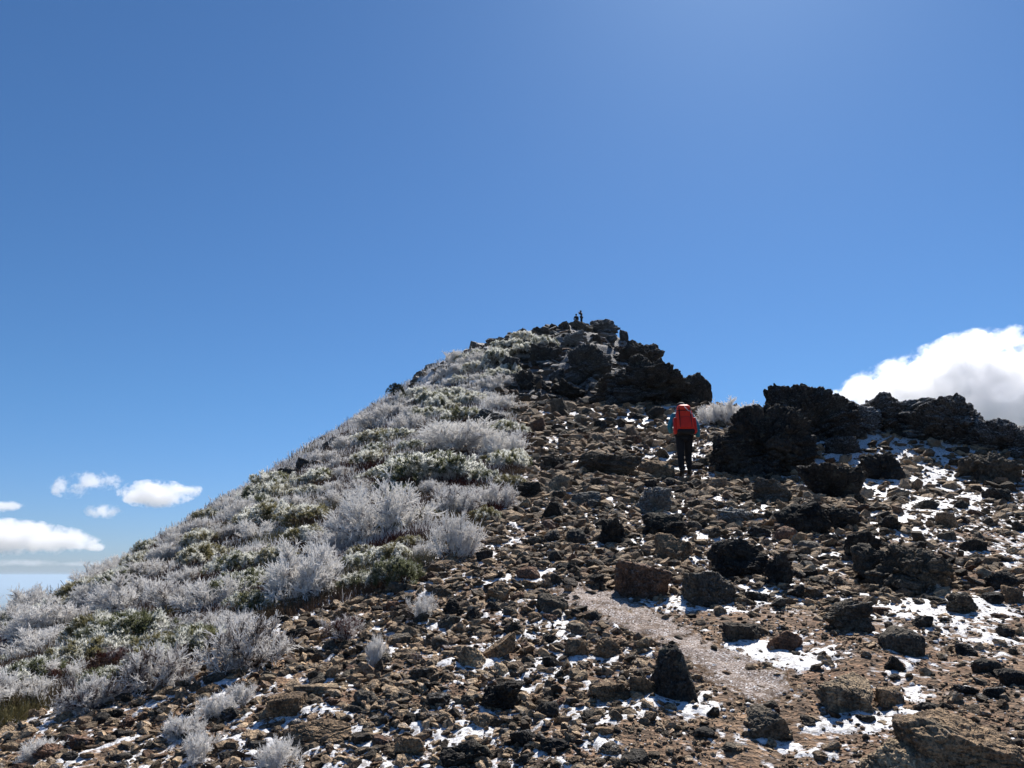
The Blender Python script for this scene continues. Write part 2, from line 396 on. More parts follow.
# landmark rocks: (name, px, py of foot, width px, height px, style, tint, rime, short reference, label, seed)
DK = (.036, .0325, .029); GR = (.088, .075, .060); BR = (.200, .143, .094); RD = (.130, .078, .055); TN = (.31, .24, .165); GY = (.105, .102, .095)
LM = [
 ('boulder', 641, 600, 57, 40, 'block', RD, .30, 'the squared reddish boulder', 'squared reddish-brown boulder standing beside the top of the pale gravel path', 11),
 ('boulder', 675, 702, 48, 60, 'point', DK, .22, 'the pointed black boulder', 'tall pointed black boulder at the lower edge of the pale gravel path', 12),
 ('boulder', 714, 607, 60, 36, 'ang', GR, .25, 'the humped grey boulder', 'humped rough grey boulder just right of the squared reddish boulder', 13),
 ('boulder', 736, 579, 62, 44, 'lava', DK, .15, 'the black twin-lobed boulder', 'black lumpy boulder behind the humped grey boulder, wider than its neighbour', 14),
 ('boulder', 781, 588, 30, 36, 'lava', DK, .25, 'the upright black rock', 'narrow upright black rock against the right end of the twin-lobed boulder', 15),
 ('boulder', 744, 641, 40, 20, 'slab', GR, .1, 'the flat-topped rock', 'flat-topped dark rock with snow at its foot right of the gravel path', 16),
 ('rock', 785, 652, 34, 22, 'ang', RD, .15, 'the dusky red rock', 'low dusky reddish rock right of the flat-topped rock, snow at its right', 17),
 ('boulder', 852, 715, 62, 40, 'ang', TN, .1, 'the pale-topped boulder', 'broad boulder with pale smooth top and black front above a snow strip', 18),
 ('rock', 892, 707, 26, 20, 'ang', BR, .2, 'the stub beside the pale-topped boulder', 'small brown stub of rock tucked against the right side of the pale-topped boulder', 19),
 ('rock', 766, 741, 42, 32, 'block', GR, .1, 'the snow-rimmed rock', 'dark blocky rock with a crescent of snow along its lower edge near the bottom', 20),
 ('boulder', 905, 790, 78, 46, 'ang', TN, .05, 'the tan boulder at the bottom edge', 'tan smooth boulder cut by the bottom edge of the picture', 21),
 ('boulder', 966, 792, 118, 76, 'block', BR, .15, 'the biggest foreground boulder', 'biggest foreground boulder, brown cracked top and dark face in the lower right corner', 22),
 ('boulder', 846, 632, 48, 33, 'lava', GR, .25, 'the lumpy rounded boulder', 'lumpy rounded boulder with folded surface standing in the brown dirt', 23),
 ('boulder', 908, 656, 44, 30, 'dome', GR, .2, 'the egg-shaped rock', 'egg-shaped dark rock in open brown dirt with snow below it', 24),
 ('boulder', 918, 598, 92, 56, 'lava', GR, .1, 'the wide black-faced boulder', 'wide boulder with flat brown top and black face above a snow hollow', 25),
 ('boulder', 876, 586, 44, 44, 'lava', GR, .12, 'the craggy brown boulder', 'craggy brown boulder pressed against the left end of the wide black-faced boulder', 26),
 ('rock', 960, 615, 32, 22, 'lava', GR, .2, 'the round rock in the hollow', 'round dark rock at the right rim of the snow hollow', 27),
 ('rock', 1000, 590, 34, 22, 'ang', DK, .15, 'the black rock near the right edge', 'angular black rock near the right edge, level with the snow hollow', 28),
 ('rock', 987, 676, 26, 18, 'dome', DK, .1, 'the black oval rock', 'black oval rock lying alone in dirt near the right edge', 29),
 ('rock', 1016, 687, 30, 20, 'dome', DK, .15, 'the dark rock at the right edge', 'dark rounded rock cut by the right edge beside the black oval rock', 30),
 ('boulder', 861, 561, 40, 30, 'lava', DK, .15, 'the black knob', 'black knob-like boulder up the slope from the craggy brown boulder', 31),
 ('boulder', 806, 536, 50, 36, 'lava', DK, .1, 'the coal-black boulder', 'coal-black boulder on the slope below the great overhanging outcrop', 32),
 ('boulder', 843, 531, 38, 24, 'lava', DK, .1, 'the low black boulder', 'low black boulder immediately right of the coal-black boulder', 33),
 ('boulder', 735, 527, 42, 24, 'lava', GY, .5, 'the frosted lump', 'frosted dark lump of rock in a snow patch below the hiker', 34),
 ('rock', 786, 541, 24, 17, 'dome', RD, .2, 'the small maroon rock', 'small rounded maroon rock left of the coal-black boulder', 35),
 ('boulder', 668, 541, 48, 30, 'lava', DK, .08, 'the black wedge', 'black wedge-shaped boulder below the hiker with snow at its left foot', 36),
 ('boulder', 675, 563, 37, 28, 'ang', BR, .1, 'the brown-capped rock', 'rock with brown cap and black front just below the black wedge', 37),
 ('boulder', 614, 546, 34, 28, 'lava', DK, .15, 'the black paired rock', 'rough black rock pair left of the black wedge across a snowy gap', 38),
 ('boulder', 651, 514, 40, 27, 'lava', GY, .45, 'the grey frosted boulder', 'grey boulder speckled with frost halfway below the hiker', 39),
 ('boulder', 606, 478, 72, 27, 'lava', GR, .2, 'the long dark boulder', 'long low dark boulder lying across the slope left of the hiker', 40),
 ('boulder', 656, 479, 36, 19, 'block', BR, .15, 'the squat brown boulder', 'squat brown boulder directly left of the hiker\'s boots', 41),
 ('rock', 560, 492, 24, 18, 'ang', TN, .1, 'the tan cobble', 'tan angular cobble near the right edge of the frosted bushes', 42),
 ('rock', 585, 508, 34, 18, 'lava', GY, .3, 'the pale grey lump', 'pale grey lumpy rock between the tan cobble and the grey frosted boulder', 43),
 ('boulder', 527, 500, 34, 22, 'lava', DK, .1, 'the dark rock by the bushes', 'dark shadowed rock pile against the edge of the frosted bushes', 44),
 ('rock', 553, 521, 26, 19, 'ang', DK, .1, 'the dark cube', 'dark cube-like rock below the tan cobble', 45),
 ('rock', 577, 658, 26, 20, 'slab', BR, 0, 'the sunlit trapezoid slab', 'smooth brown slab with trapezoid sunlit face in the rubble left of the path', 46),
 ('rock', 609, 658, 38, 22, 'point', BR, .1, 'the triangular rock', 'triangular brown rock right of the sunlit trapezoid slab', 47),
 ('rock', 611, 702, 40, 23, 'ang', BR, .1, 'the brown rock above the snow', 'rounded brown rock with snow below, left of the pointed black boulder', 48),
 ('rock', 641, 697, 30, 22, 'block', BR, .1, 'the half-buried brown rock', 'half-buried brown rock squeezed against the left of the pointed black boulder', 49),
 ('slab', 499, 660, 40, 26, 'slab', BR, .05, 'the slanted slab', 'long slab tilted up to the right in the rubble', 50),
 ('boulder', 500, 712, 48, 32, 'lava', DK, .1, 'the black rubble boulder', 'black craggy boulder in the rubble below the slanted slab', 51),
 ('rock', 470, 668, 32, 24, 'ang', TN, .1, 'the tan rubble block', 'tan block lying left of the slanted slab', 52),
 ('rock', 553, 613, 32, 20, 'dome', GR, .1, 'the mossy lump', 'rounded olive-grey lump half sunk in rubble below the snow strip', 53),
 ('rock', 527, 580, 26, 15, 'dome', RD, .05, 'the brown rock in snow', 'smooth reddish-brown rock lying in the snow strip at the path\'s upper end', 54),
 ('rock', 455, 616, 24, 18, 'lava', DK, .05, 'the dark rubble rock', 'dark round rock at the rubble edge below the frosted bushes', 55),
 ('boulder', 466, 770, 52, 32, 'lava', DK, .1, 'the black rock at the bottom edge', 'black rock at the bottom edge of the picture, left of centre', 56),
 ('rock', 412, 757, 36, 22, 'ang', BR, .05, 'the brown bottom block', 'brown block near the bottom edge left of the black bottom-edge rock', 57),
 ('rock', 282, 719, 40, 26, 'block', BR, .1, 'the brown cube', 'brown cube-like rock with snow around it in the lower left rubble', 58),
 ('boulder', 322, 746, 62, 30, 'ang', BR, .1, 'the wide brown boulder', 'wide low brown boulder below the brown cube in the lower left rubble', 59),
 ('slab', 322, 697, 50, 14, 'slab', TN, .05, 'the tan plank-like slab', 'long tan slab lying flat right of the brown cube', 60),
 ('outcrop', 772, 480, 124, 78, 'lava', DK, .22, 'the great overhanging outcrop', 'great black overhanging outcrop right of the hiker with frosted crest', 61),
 ('boulder', 838, 503, 72, 40, 'lava', DK, .2, 'the black boulder under the outcrop', 'black boulder at the right foot of the great overhanging outcrop', 62),
 ('boulder', 884, 481, 42, 32, 'lava', DK, .15, 'the black boulder beside the snowfield', 'rounded black boulder at the left edge of the speckled snowfield', 63),
 ('boulder', 772, 504, 40, 28, 'lava', GR, .3, 'the frosty boulder under the outcrop', 'frosty boulder at the lower left foot of the great overhanging outcrop', 64),
 ('outcrop', 806, 446, 124, 57, 'lava', DK, .35, 'the crest outcrop', 'black crest of rock rising behind the great overhanging outcrop, highest on the right', 91),
 ('outcrop', 918, 436, 70, 34, 'lava', DK, .5, 'the saddle outcrop', 'low dark outcrop filling the dip of the right skyline below the cloud', 92),
 ('outcrop', 726, 474, 34, 44, 'lava', DK, .3, 'the left buttress', 'dark upright buttress forming the left end of the great overhanging outcrop', 93),
 ('outcrop', 856, 438, 62, 38, 'lava', DK, .6, 'the dip outcrop', 'low frosted outcrop filling the dip right of the highest black crest', 97),
 ('outcrop', 882, 434, 104, 37, 'lava', DK, .55, 'the middle skyline outcrop', 'frosted dark outcrop on the skyline between the two bigger right-hand outcrops', 65),
 ('outcrop', 950, 449, 124, 49, 'lava', DK, .5, 'the long skyline outcrop', 'long layered dark outcrop on the skyline below the large white cloud', 66),
 ('outcrop', 1008, 460, 90, 40, 'lava', DK, .5, 'the skyline outcrop at the right edge', 'low frosted outcrop on the skyline cut by the right edge', 67),
 ('boulder', 990, 484, 54, 40, 'lava', GR, .2, 'the brown boulder right of the snowfield', 'brown-topped boulder at the right edge of the speckled snowfield', 68),
 ('crag', 650, 407, 132, 50, 'lava', DK, .32, 'the broad black crag', 'broad black crag on the hill above the hiker, the largest up there', 69),
 ('boulder', 699, 400, 30, 30, 'dome', DK, .25, 'the round knob', 'round dark knob standing against the sky at the right end of the broad crag', 70),
 ('crag', 590, 381, 56, 40, 'lava', DK, .40, 'the ribbed dome', 'ribbed grey dome of rock left above the broad black crag', 71),
 ('crag', 603, 334, 36, 16, 'lava', DK, .5, 'the summit block', 'dark frosted block on the very summit beside two standing people', 72),
 ('boulder', 624, 340, 10, 10, 'dome', DK, .35, 'the summit knob', 'small dark knob just right of the summit block against the sky', 73),
 ('crag', 638, 370, 62, 28, 'lava', DK, .35, 'the dark right shoulder', 'dark jagged shoulder of the hill descending right from the summit block', 74),
 ('crag', 546, 366, 38, 20, 'lava', DK, .35, 'the left shoulder crag', 'dark crag with frosty top left of the ribbed dome', 75),
 ('crag', 682, 404, 44, 30, 'lava', DK, .25, 'the crag foot', 'dark shoulder linking the broad black crag with the round knob', 94),
 ('slab', 580, 331, 30, 8, 'slab', GR, .3, 'the summit slab', 'flat summit slab carrying the two people', 95),
 ('rock', 553, 331, 11, 9, 'lava', DK, .2, 'the ridge tooth', 'dark tooth of rock in the middle of the summit ridge, tallest there', 96),
 ('crag', 530, 394, 42, 24, 'lava', DK, .25, 'the lower left crag', 'dark lumpy crag at the left edge of the rocky upper hill', 86),
 ('crag', 567, 400, 50, 20, 'lava', DK, .2, 'the low middle crag', 'low dark crag left of the foot of the broad black crag', 87),
 ('crag', 512, 374, 32, 20, 'lava', DK, .45, 'the frost-edged crag', 'small dark crag where the frosted bushes meet the rocky upper hill', 88),
 ('crag', 572, 349, 36, 16, 'lava', GR, .6, 'the white-topped crag', 'frost-topped crag below the summit people, above the ribbed dome', 89),
 ('boulder', 846, 458, 42, 28, 'lava', DK, .4, 'the frosty block behind the snow', 'frosty dark boulder between the overhanging outcrop and the snowfield, high on the mound', 90),
 ('ledge', 489, 427, 38, 18, 'lava', DK, .45, 'the dark ledge in the bushes', 'dark overhanging ledge at the upper right edge of the frosted bushes', 76),
 ('rock', 286, 482, 20, 16, 'lava', DK, .4, 'the lower skyline rock', 'small dark rock on the left skyline, lowest of the bare ones', 77),
 ('rock', 303, 470, 22, 15, 'lava', DK, .4, 'the upper skyline rock', 'small dark rock on the left skyline just above the lowest bare one', 78),
 ('rock', 334, 449, 28, 14, 'lava', DK, .5, 'the long skyline rock', 'long dark rock low on the middle of the left skyline', 79),
 ('rock', 523, 337, 11, 9, 'lava', DK, .2, 'the summit ridge rock', 'small dark rock on the summit ridge, left of several others', 80),
 ('rock', 538, 335, 12, 8, 'lava', DK, .2, 'the second summit ridge rock', 'low dark rock in the middle of the summit ridge skyline', 81),
 ('rock', 566, 330, 9, 8, 'ang', DK, .1, 'the summit ridge stub', 'dark stub of rock on the skyline just left of the summit people', 82),
 ('rock', 576, 618, 13, 10, 'block', DK, 0, 'the upper black cube', 'small black cube of rock on the pale gravel, upper of two left of squared boulder', 83),
 ('rock', 597, 586, 15, 12, 'block', DK, 0, 'the small black block', 'small black block at the top of the gravel left of the squared boulder', 84),
 ('rock', 975, 552, 26, 13, 'block', DK, 0, 'the black block in the dirt', 'flat-sided black block lying alone on bare ground near the right edge', 85),
]
ROCKPOS = []          # pixel footprint (px, py centre, w, h) and world disc (x, y, r)
REFS = []             # (px, py, ref)
GRP_B = 'rocks and boulders on the slope'
def put_rock(o, px, py, w, h, sink=.28, flat=None):
    g = cast(px, py); k = g[1] / F
    W = w * k; Hh = h * k; Dp = W * .85
    y = g[1] + Dp * .42; x = g[0] * (y / g[1]); zc = float(height([x], [y])[0])
    top = CAM_Z + ray(px, py - h)[1] * y                        # the ray through its top edge
    hh = max(top - min(g[2], zc), Hh * .6, W * .18)
    o.location = (x, y, min(g[2], zc) + hh - hh * (1 + sink) / 2)
    o.scale = (W / 2, Dp / 2, hh * (1 + sink) / 2)
    ROCKPOS.append((px, py - h / 2, w, h, x, y, W / 2))
    return W
for (nm, px, py, w, h, st, tint, fr, ref, lab, sd) in LM:
    sub = 7 if w > 60 else (6 if w >= 30 else 5)
    V, Fc = rock_shape(sd, sub, st, 1.75 if nm in ('crag', 'outcrop') else 1.0)
    o = link(nm, make_mesh(nm, V, Fc, [M_ROCK], smooth=True))
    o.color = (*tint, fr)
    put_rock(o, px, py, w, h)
    tl = {'the biggest foreground boulder': 26, 'the tan boulder at the bottom edge': 22, 'the pale-topped boulder': 20, 'the wide black-faced boulder': 16, 'the brown-capped rock': 18,
          'the squat brown boulder': 14, 'the brown boulder right of the snowfield': 15, 'the flat-topped rock': 10, 'the snow-rimmed rock': 14, 'the wide brown boulder': 16}.get(ref)
    if tl: o.rotation_euler = (R(tl), 0, 0)
    if ref == 'the slanted slab': o.rotation_euler = (0, R(-38), R(15)); o.scale.z *= .5
    tag(o, lab, nm if nm != 'ledge' else 'rock ledge', GRP_B); REFS.append((px, py - h / 2, ref, o))

# ------------------------------------------------------------------ labels that place a repeat beside a landmark
AUTO = []             # (object, px, py, description)
DIRS = ['right of', 'above right of', 'above', 'above left of', 'left of', 'below left of', 'below', 'below right of']
ORD = ['nearest', 'second', 'third', 'fourth', 'fifth', 'sixth', 'seventh', 'eighth', 'ninth', 'tenth', 'eleventh', 'twelfth']
def label_all():
    b = {}
    rp = np.array([(r[0], r[1]) for r in REFS])
    for o, px, py, kind, desc in AUTO:
        d = np.hypot(rp[:, 0] - px, rp[:, 1] - py); i = int(np.argmin(d))
        ang = math.degrees(math.atan2(rp[i, 1] - py, px - rp[i, 0])); s = int(round(ang / 45)) % 8
        b.setdefault((i, s, kind), []).append((d[i], o, desc))
    for (i, s, kind), L in b.items():
        L.sort(key=lambda t: t[0])
        for j, (dd, o, desc) in enumerate(L):
            if len(L) == 1: o['label'] = f'{desc} just {DIRS[s]} {REFS[i][2]}'
            else: o['label'] = f'{desc}, {ORD[min(j, 11)]} {kind} {DIRS[s]} {REFS[i][2]}'

# medium rocks: individual copies of shared shapes
STY = ['ang', 'ang', 'block', 'slab', 'ang', 'lava', 'block', 'ang', 'lava', 'slab', 'dome', 'ang', 'lava', 'ang']
SHAPEW = {'ang': 'angular', 'block': 'blocky', 'slab': 'flat', 'lava': 'knobbly', 'dome': 'rounded'}
proto = []
for i, s in enumerate(STY):
    V, Fc = rock_shape(200 + i, 5, s); proto.append((make_mesh('rock', V, Fc, [M_ROCK], smooth=True), s))
TINTS = [(BR, 'brown'), (BR, 'brown'), (GR, 'grey-brown'), (TN, 'tan'), (RD, 'reddish'), (DK, 'black'), (GR, 'grey-brown')]
def in_px_poly(P, x, y):
    r = False; j = len(P) - 1
    for i in range(len(P)):
        if (P[i][1] > y) != (P[j][1] > y) and x < (P[j][0] - P[i][0]) * (y - P[i][1]) / (P[j][1] - P[i][1]) + P[i][0]: r = not r
        j = i
    return r
ZONES = [  # survey polygons, how many, size range px, dark share
 ([(380, 768), (300, 690), (440, 570), (520, 520), (560, 590), (660, 650), (650, 768)], 70, (15, 30), .25),
 ([(20, 768), (60, 735), (170, 690), (290, 640), (400, 590), (430, 590), (330, 690), (370, 768)], 40, (14, 28), .2),
 ([(520, 500), (530, 440), (560, 405), (690, 415), (720, 470), (720, 560), (560, 580)], 55, (13, 26), .3),
 ([(720, 500), (1024, 500), (1024, 640), (800, 640), (700, 590)], 30, (13, 26), .5),
 ([(640, 768), (700, 700), (800, 690), (1024, 640), (1024, 700), (900, 768)], 16, (13, 24), .3),
 ([(510, 400), (520, 345), (560, 332), (620, 340), (690, 385), (690, 400)], 26, (12, 24), .85),
]
placed = [(r[0], r[1], r[2], r[3]) for r in ROCKPOS]
for P, cnt, (s0, s1), dark in ZONES:
    xs = [p[0] for p in P]; ys = [p[1] for p in P]; made = tries = 0
    while made < cnt and tries < 4000:
        tries += 1
        px = random.uniform(min(xs), max(xs)); py = random.uniform(min(ys), max(ys))
        if not in_px_poly(P, px, py): continue
        w = s0 + (s1 - s0) * random.random() ** 1.7; h = w * random.uniform(.45, .72)
        if any(abs(px - q[0]) < (w + q[2]) * .40 and abs(py - h / 2 - q[1]) < (h + q[3]) * .42 for q in placed): continue
        if abs(px - 687) < 16 and 466 < py < 492: continue
        if in_px_poly([(575, 590), (640, 598), (790, 676), (780, 706), (690, 668), (600, 622)], px, py): continue
        me, st = random.choice(proto)
        o = link('rock', me)
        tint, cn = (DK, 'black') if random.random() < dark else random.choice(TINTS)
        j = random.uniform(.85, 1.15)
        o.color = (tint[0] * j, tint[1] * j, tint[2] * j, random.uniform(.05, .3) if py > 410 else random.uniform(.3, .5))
        put_rock(o, px, py, w, h, sink=.35)
        if st == 'slab': o.scale.z *= .7
        o.rotation_euler = (random.uniform(-.25, .25), random.uniform(-.25, .25), random.uniform(0, 6.28))
        o['category'] = 'rock'; o['group'] = GRP_B
        sz = 'large' if w > 23 else ('medium-sized' if w > 17 else 'small')
        AUTO.append((o, px, py - h / 2, 'rock', f'{sz} {cn} {SHAPEW[st]} rock')); placed.append((px, py - h / 2, w, h)); made += 1

# ------------------------------------------------------------------ ground sheet
fine_a = np.arange(-41, 41.001, .078)
coarse = np.concatenate([np.linspace(41.4, 60, 40), np.linspace(61.5, 298.5, 120), np.linspace(300, 318.6, 40)])
az = np.radians(np.concatenate([fine_a, coarse])); na = len(az)
rad = np.concatenate([np.linspace(.3, 2.7, 14)[:-1], np.exp(np.arange(math.log(2.7), math.log(128), .0062)), np.exp(np.linspace(math.log(129), math.log(120000), 70))]); nr = len(rad)
AA, RR = np.meshgrid(az, rad)
GX = (np.sin(AA) * RR).ravel(); GY_ = (np.cos(AA) * RR).ravel(); GR_ = RR.ravel()
GZ = height(GX, GY_, True)
def wob(x, y, s, sd): return noise2(x / s, y / s, sd) * s * .5
near = GR_ < 130
wx = GX + wob(GX, GY_, .6, 21) + wob(GX, GY_, .2, 22); wy = GY_ + wob(GX, GY_, .6, 23) + wob(GX, GY_, .2, 24)
vegm = np.zeros(len(GX)); vegm[near] = inside('veg', wx[near], wy[near])
vegm[~near & (GX < 0)] = .7
cragm = crag(GX, GY_)
# snow
SB = [(600, 412, 45, 7, .9), (655, 414, 60, 9, .55), (560, 410, 30, 5, .3), (925, 478, 55, 40, 1.25), (955, 455, 40, 24, .9), (885, 506, 34, 16, 1.0), (850, 440, 44, 26, .9), (860, 475, 30, 20, .7),
      (505, 577, 28, 7, .9), (540, 576, 32, 7, .9), (612, 712, 38, 10, .8), (685, 706, 35, 8, .7), (742, 650, 26, 9, 1.0), (815, 659, 40, 9, 1.0), (800, 662, 30, 8, .7), (920, 606, 48, 13, 1.1),
      (875, 602, 30, 10, .9), (832, 566, 26, 9, .9), (862, 724, 45, 9, 1.0), (920, 697, 40, 9, .7), (767, 590, 30, 8, .9), (712, 608, 45, 6, .8), (905, 510, 30, 12, .6), (757, 745, 26, 8, .7),
      (655, 603, 38, 6, .9), (650, 550, 25, 8, .8), (700, 535, 28, 10, .6), (735, 515, 40, 10, .55), (905, 662, 24, 5, .9), (990, 612, 40, 9, .6), (985, 648, 30, 6, .5), (1010, 640, 25, 6, .5), (960, 690, 30, 5, .4),
      (275, 620, 26, 9, .9), (245, 640, 22, 8, .8), (215, 680, 30, 8, .5), (45, 722, 45, 9, .9), (100, 705, 40, 5, .6), (340, 597, 28, 7, .5), (385, 640, 20, 14, .8), (370, 660, 14, 8, .9), (290, 690, 40, 10, .6),
      (545, 664, 20, 10, 1.0), (430, 738, 50, 9, .6), (470, 745, 40, 8, .5), (515, 690, 30, 6, .5), (420, 720, 25, 6, .5), (360, 768, 30, 10, .5), (610, 535, 30, 8, .5), (690, 470, 20, 4, .5), (700, 482, 25, 4, .5),
      (300, 735, 35, 6, .5), (640, 480, 20, 4, .4), (560, 625, 12, 5, .4), (500, 545, 14, 6, .5), (515, 525, 12, 6, .5), (610, 440, 50, 10, .45), (560, 455, 30, 8, .4), (660, 450, 30, 10, .4), (600, 500, 50, 12, .35), (700, 500, 30, 10, .5), (690, 570, 20, 8, .5), (830, 560, 20, 6, .5)]
sf = np.full(len(GX), -1.0)
q = near & (GY_ > 2)
xs_, ys_ = GX[q], GY_[q]
nz = noise2(xs_ / 1.6, ys_ / 1.6, 31) * .22 + noise2(xs_ / .5, ys_ / .5, 32) * .30 + noise2(xs_ / .17, ys_ / .17, 33) * .52 + noise2(xs_ / .06, ys_ / .06, 34) * .62 * np.clip(12 / ys_, 0, 1)
bias = np.full(len(xs_), -.46)
bias += .10 * sstep(8, 12, ys_) * (1 - sstep(24, 30, ys_)); bias += .12 * (~inside('dirt', xs_, ys_)) - .10 * inside('dirt', xs_, ys_) - .3 * inside('path', xs_, ys_) - .15 * sstep(26, 36, ys_) - .25 * cragm[q]
for (px, py, w, h, s) in SB:
    a = cast(px, py); hi = cast(px, py - h)[1]; lo = cast(px, py + h)[1]
    ry = max(min((hi - lo) / 2, a[1] * .35), .05); rx = w * a[1] / F
    d = ((xs_ - a[0] - (ys_ - a[1]) * a[0] / a[1]) / rx) ** 2 + ((ys_ - a[1]) / ry) ** 2
    bias += s * .92 * np.exp(-d * .9)
for (px, py, w, h, x, y, r) in ROCKPOS:                 # drifts kept on the shaded, near side of rocks
    d = ((xs_ - x + .1 * r) ** 2 + (ys_ - y + r * .9) ** 2) / (r * 1.05 + .03) ** 2
    bias += .30 * np.exp(-d) * (py > 415)
sf[q] = nz + np.clip(bias, -.9, .62)
sf[q] -= vegm[q] * .25
frost = np.clip(.50 + sf * 1.0, 0, 1); frost = np.maximum(frost, vegm * .55); frost = np.maximum(frost, cragm * .3); frost[~near] = .2
quad = (np.arange(nr - 1)[:, None] * na + np.arange(na)[None, :]); nxt = (np.arange(na) + 1) % na
quad = np.stack([quad, np.arange(nr - 1)[:, None] * na + nxt[None, :], np.arange(1, nr)[:, None] * na + nxt[None, :], np.arange(1, nr)[:, None] * na + np.arange(na)[None, :]], -1).reshape(-1, 4)
quad = quad[:, ::-1]
me = make_mesh('ground', np.stack([GX, GY_, GZ], 1), quad, [M_GROUND, M_LOW], {'veg': vegm, 'crag': cragm, 'frost': frost}, smooth=True, midx=(GR_[quad[:, 0]] > 900))
ground = link('ground', me); ground['kind'] = 'structure'
def sheet(name, mask, dz, mat, kind, at=None):
    fs = quad[(mask[quad] > 0).any(1) & (GR_[quad[:, 0]] < 120)]
    u, inv = np.unique(fs, return_inverse=True)
    o = link(name, make_mesh(name, np.stack([GX[u], GY_[u], GZ[u] + dz[u]], 1), inv.reshape(-1, 4), [mat], {k: v[u] for k, v in (at or {}).items()}, smooth=True)); o['kind'] = kind
    return o
sheet('snow', sf, np.clip(sf * .06, -.02, .007), M_SNOW, 'stuff')
pm = np.full(len(GX), -1.0); 
nx_, ny_ = (GX + wob(GX, GY_, .25, 22) * .8)[near], (GY_ + wob(GX, GY_, .25, 24) * .8)[near]; pa = np.zeros(len(nx_))
for k_ in range(12):
    for r_ in (.07, .2): pa += inside('path', nx_ + r_ * math.cos(k_ * .5236), ny_ + r_ * 1.6 * math.sin(k_ * .5236)) / 24
pm[near] = pa - .34 + noise2(nx_ / .09, ny_ / .09, 37) * .34 + noise2(nx_ / .035, ny_ / .035, 38) * .2
PATHNESS = np.clip(pm * 1.7, 0, 1); sheet('path', pm, np.where(pm > 0, .004 + .010 * PATHNESS, -.012), M_PATH, 'structure', {'trod': PATHNESS})

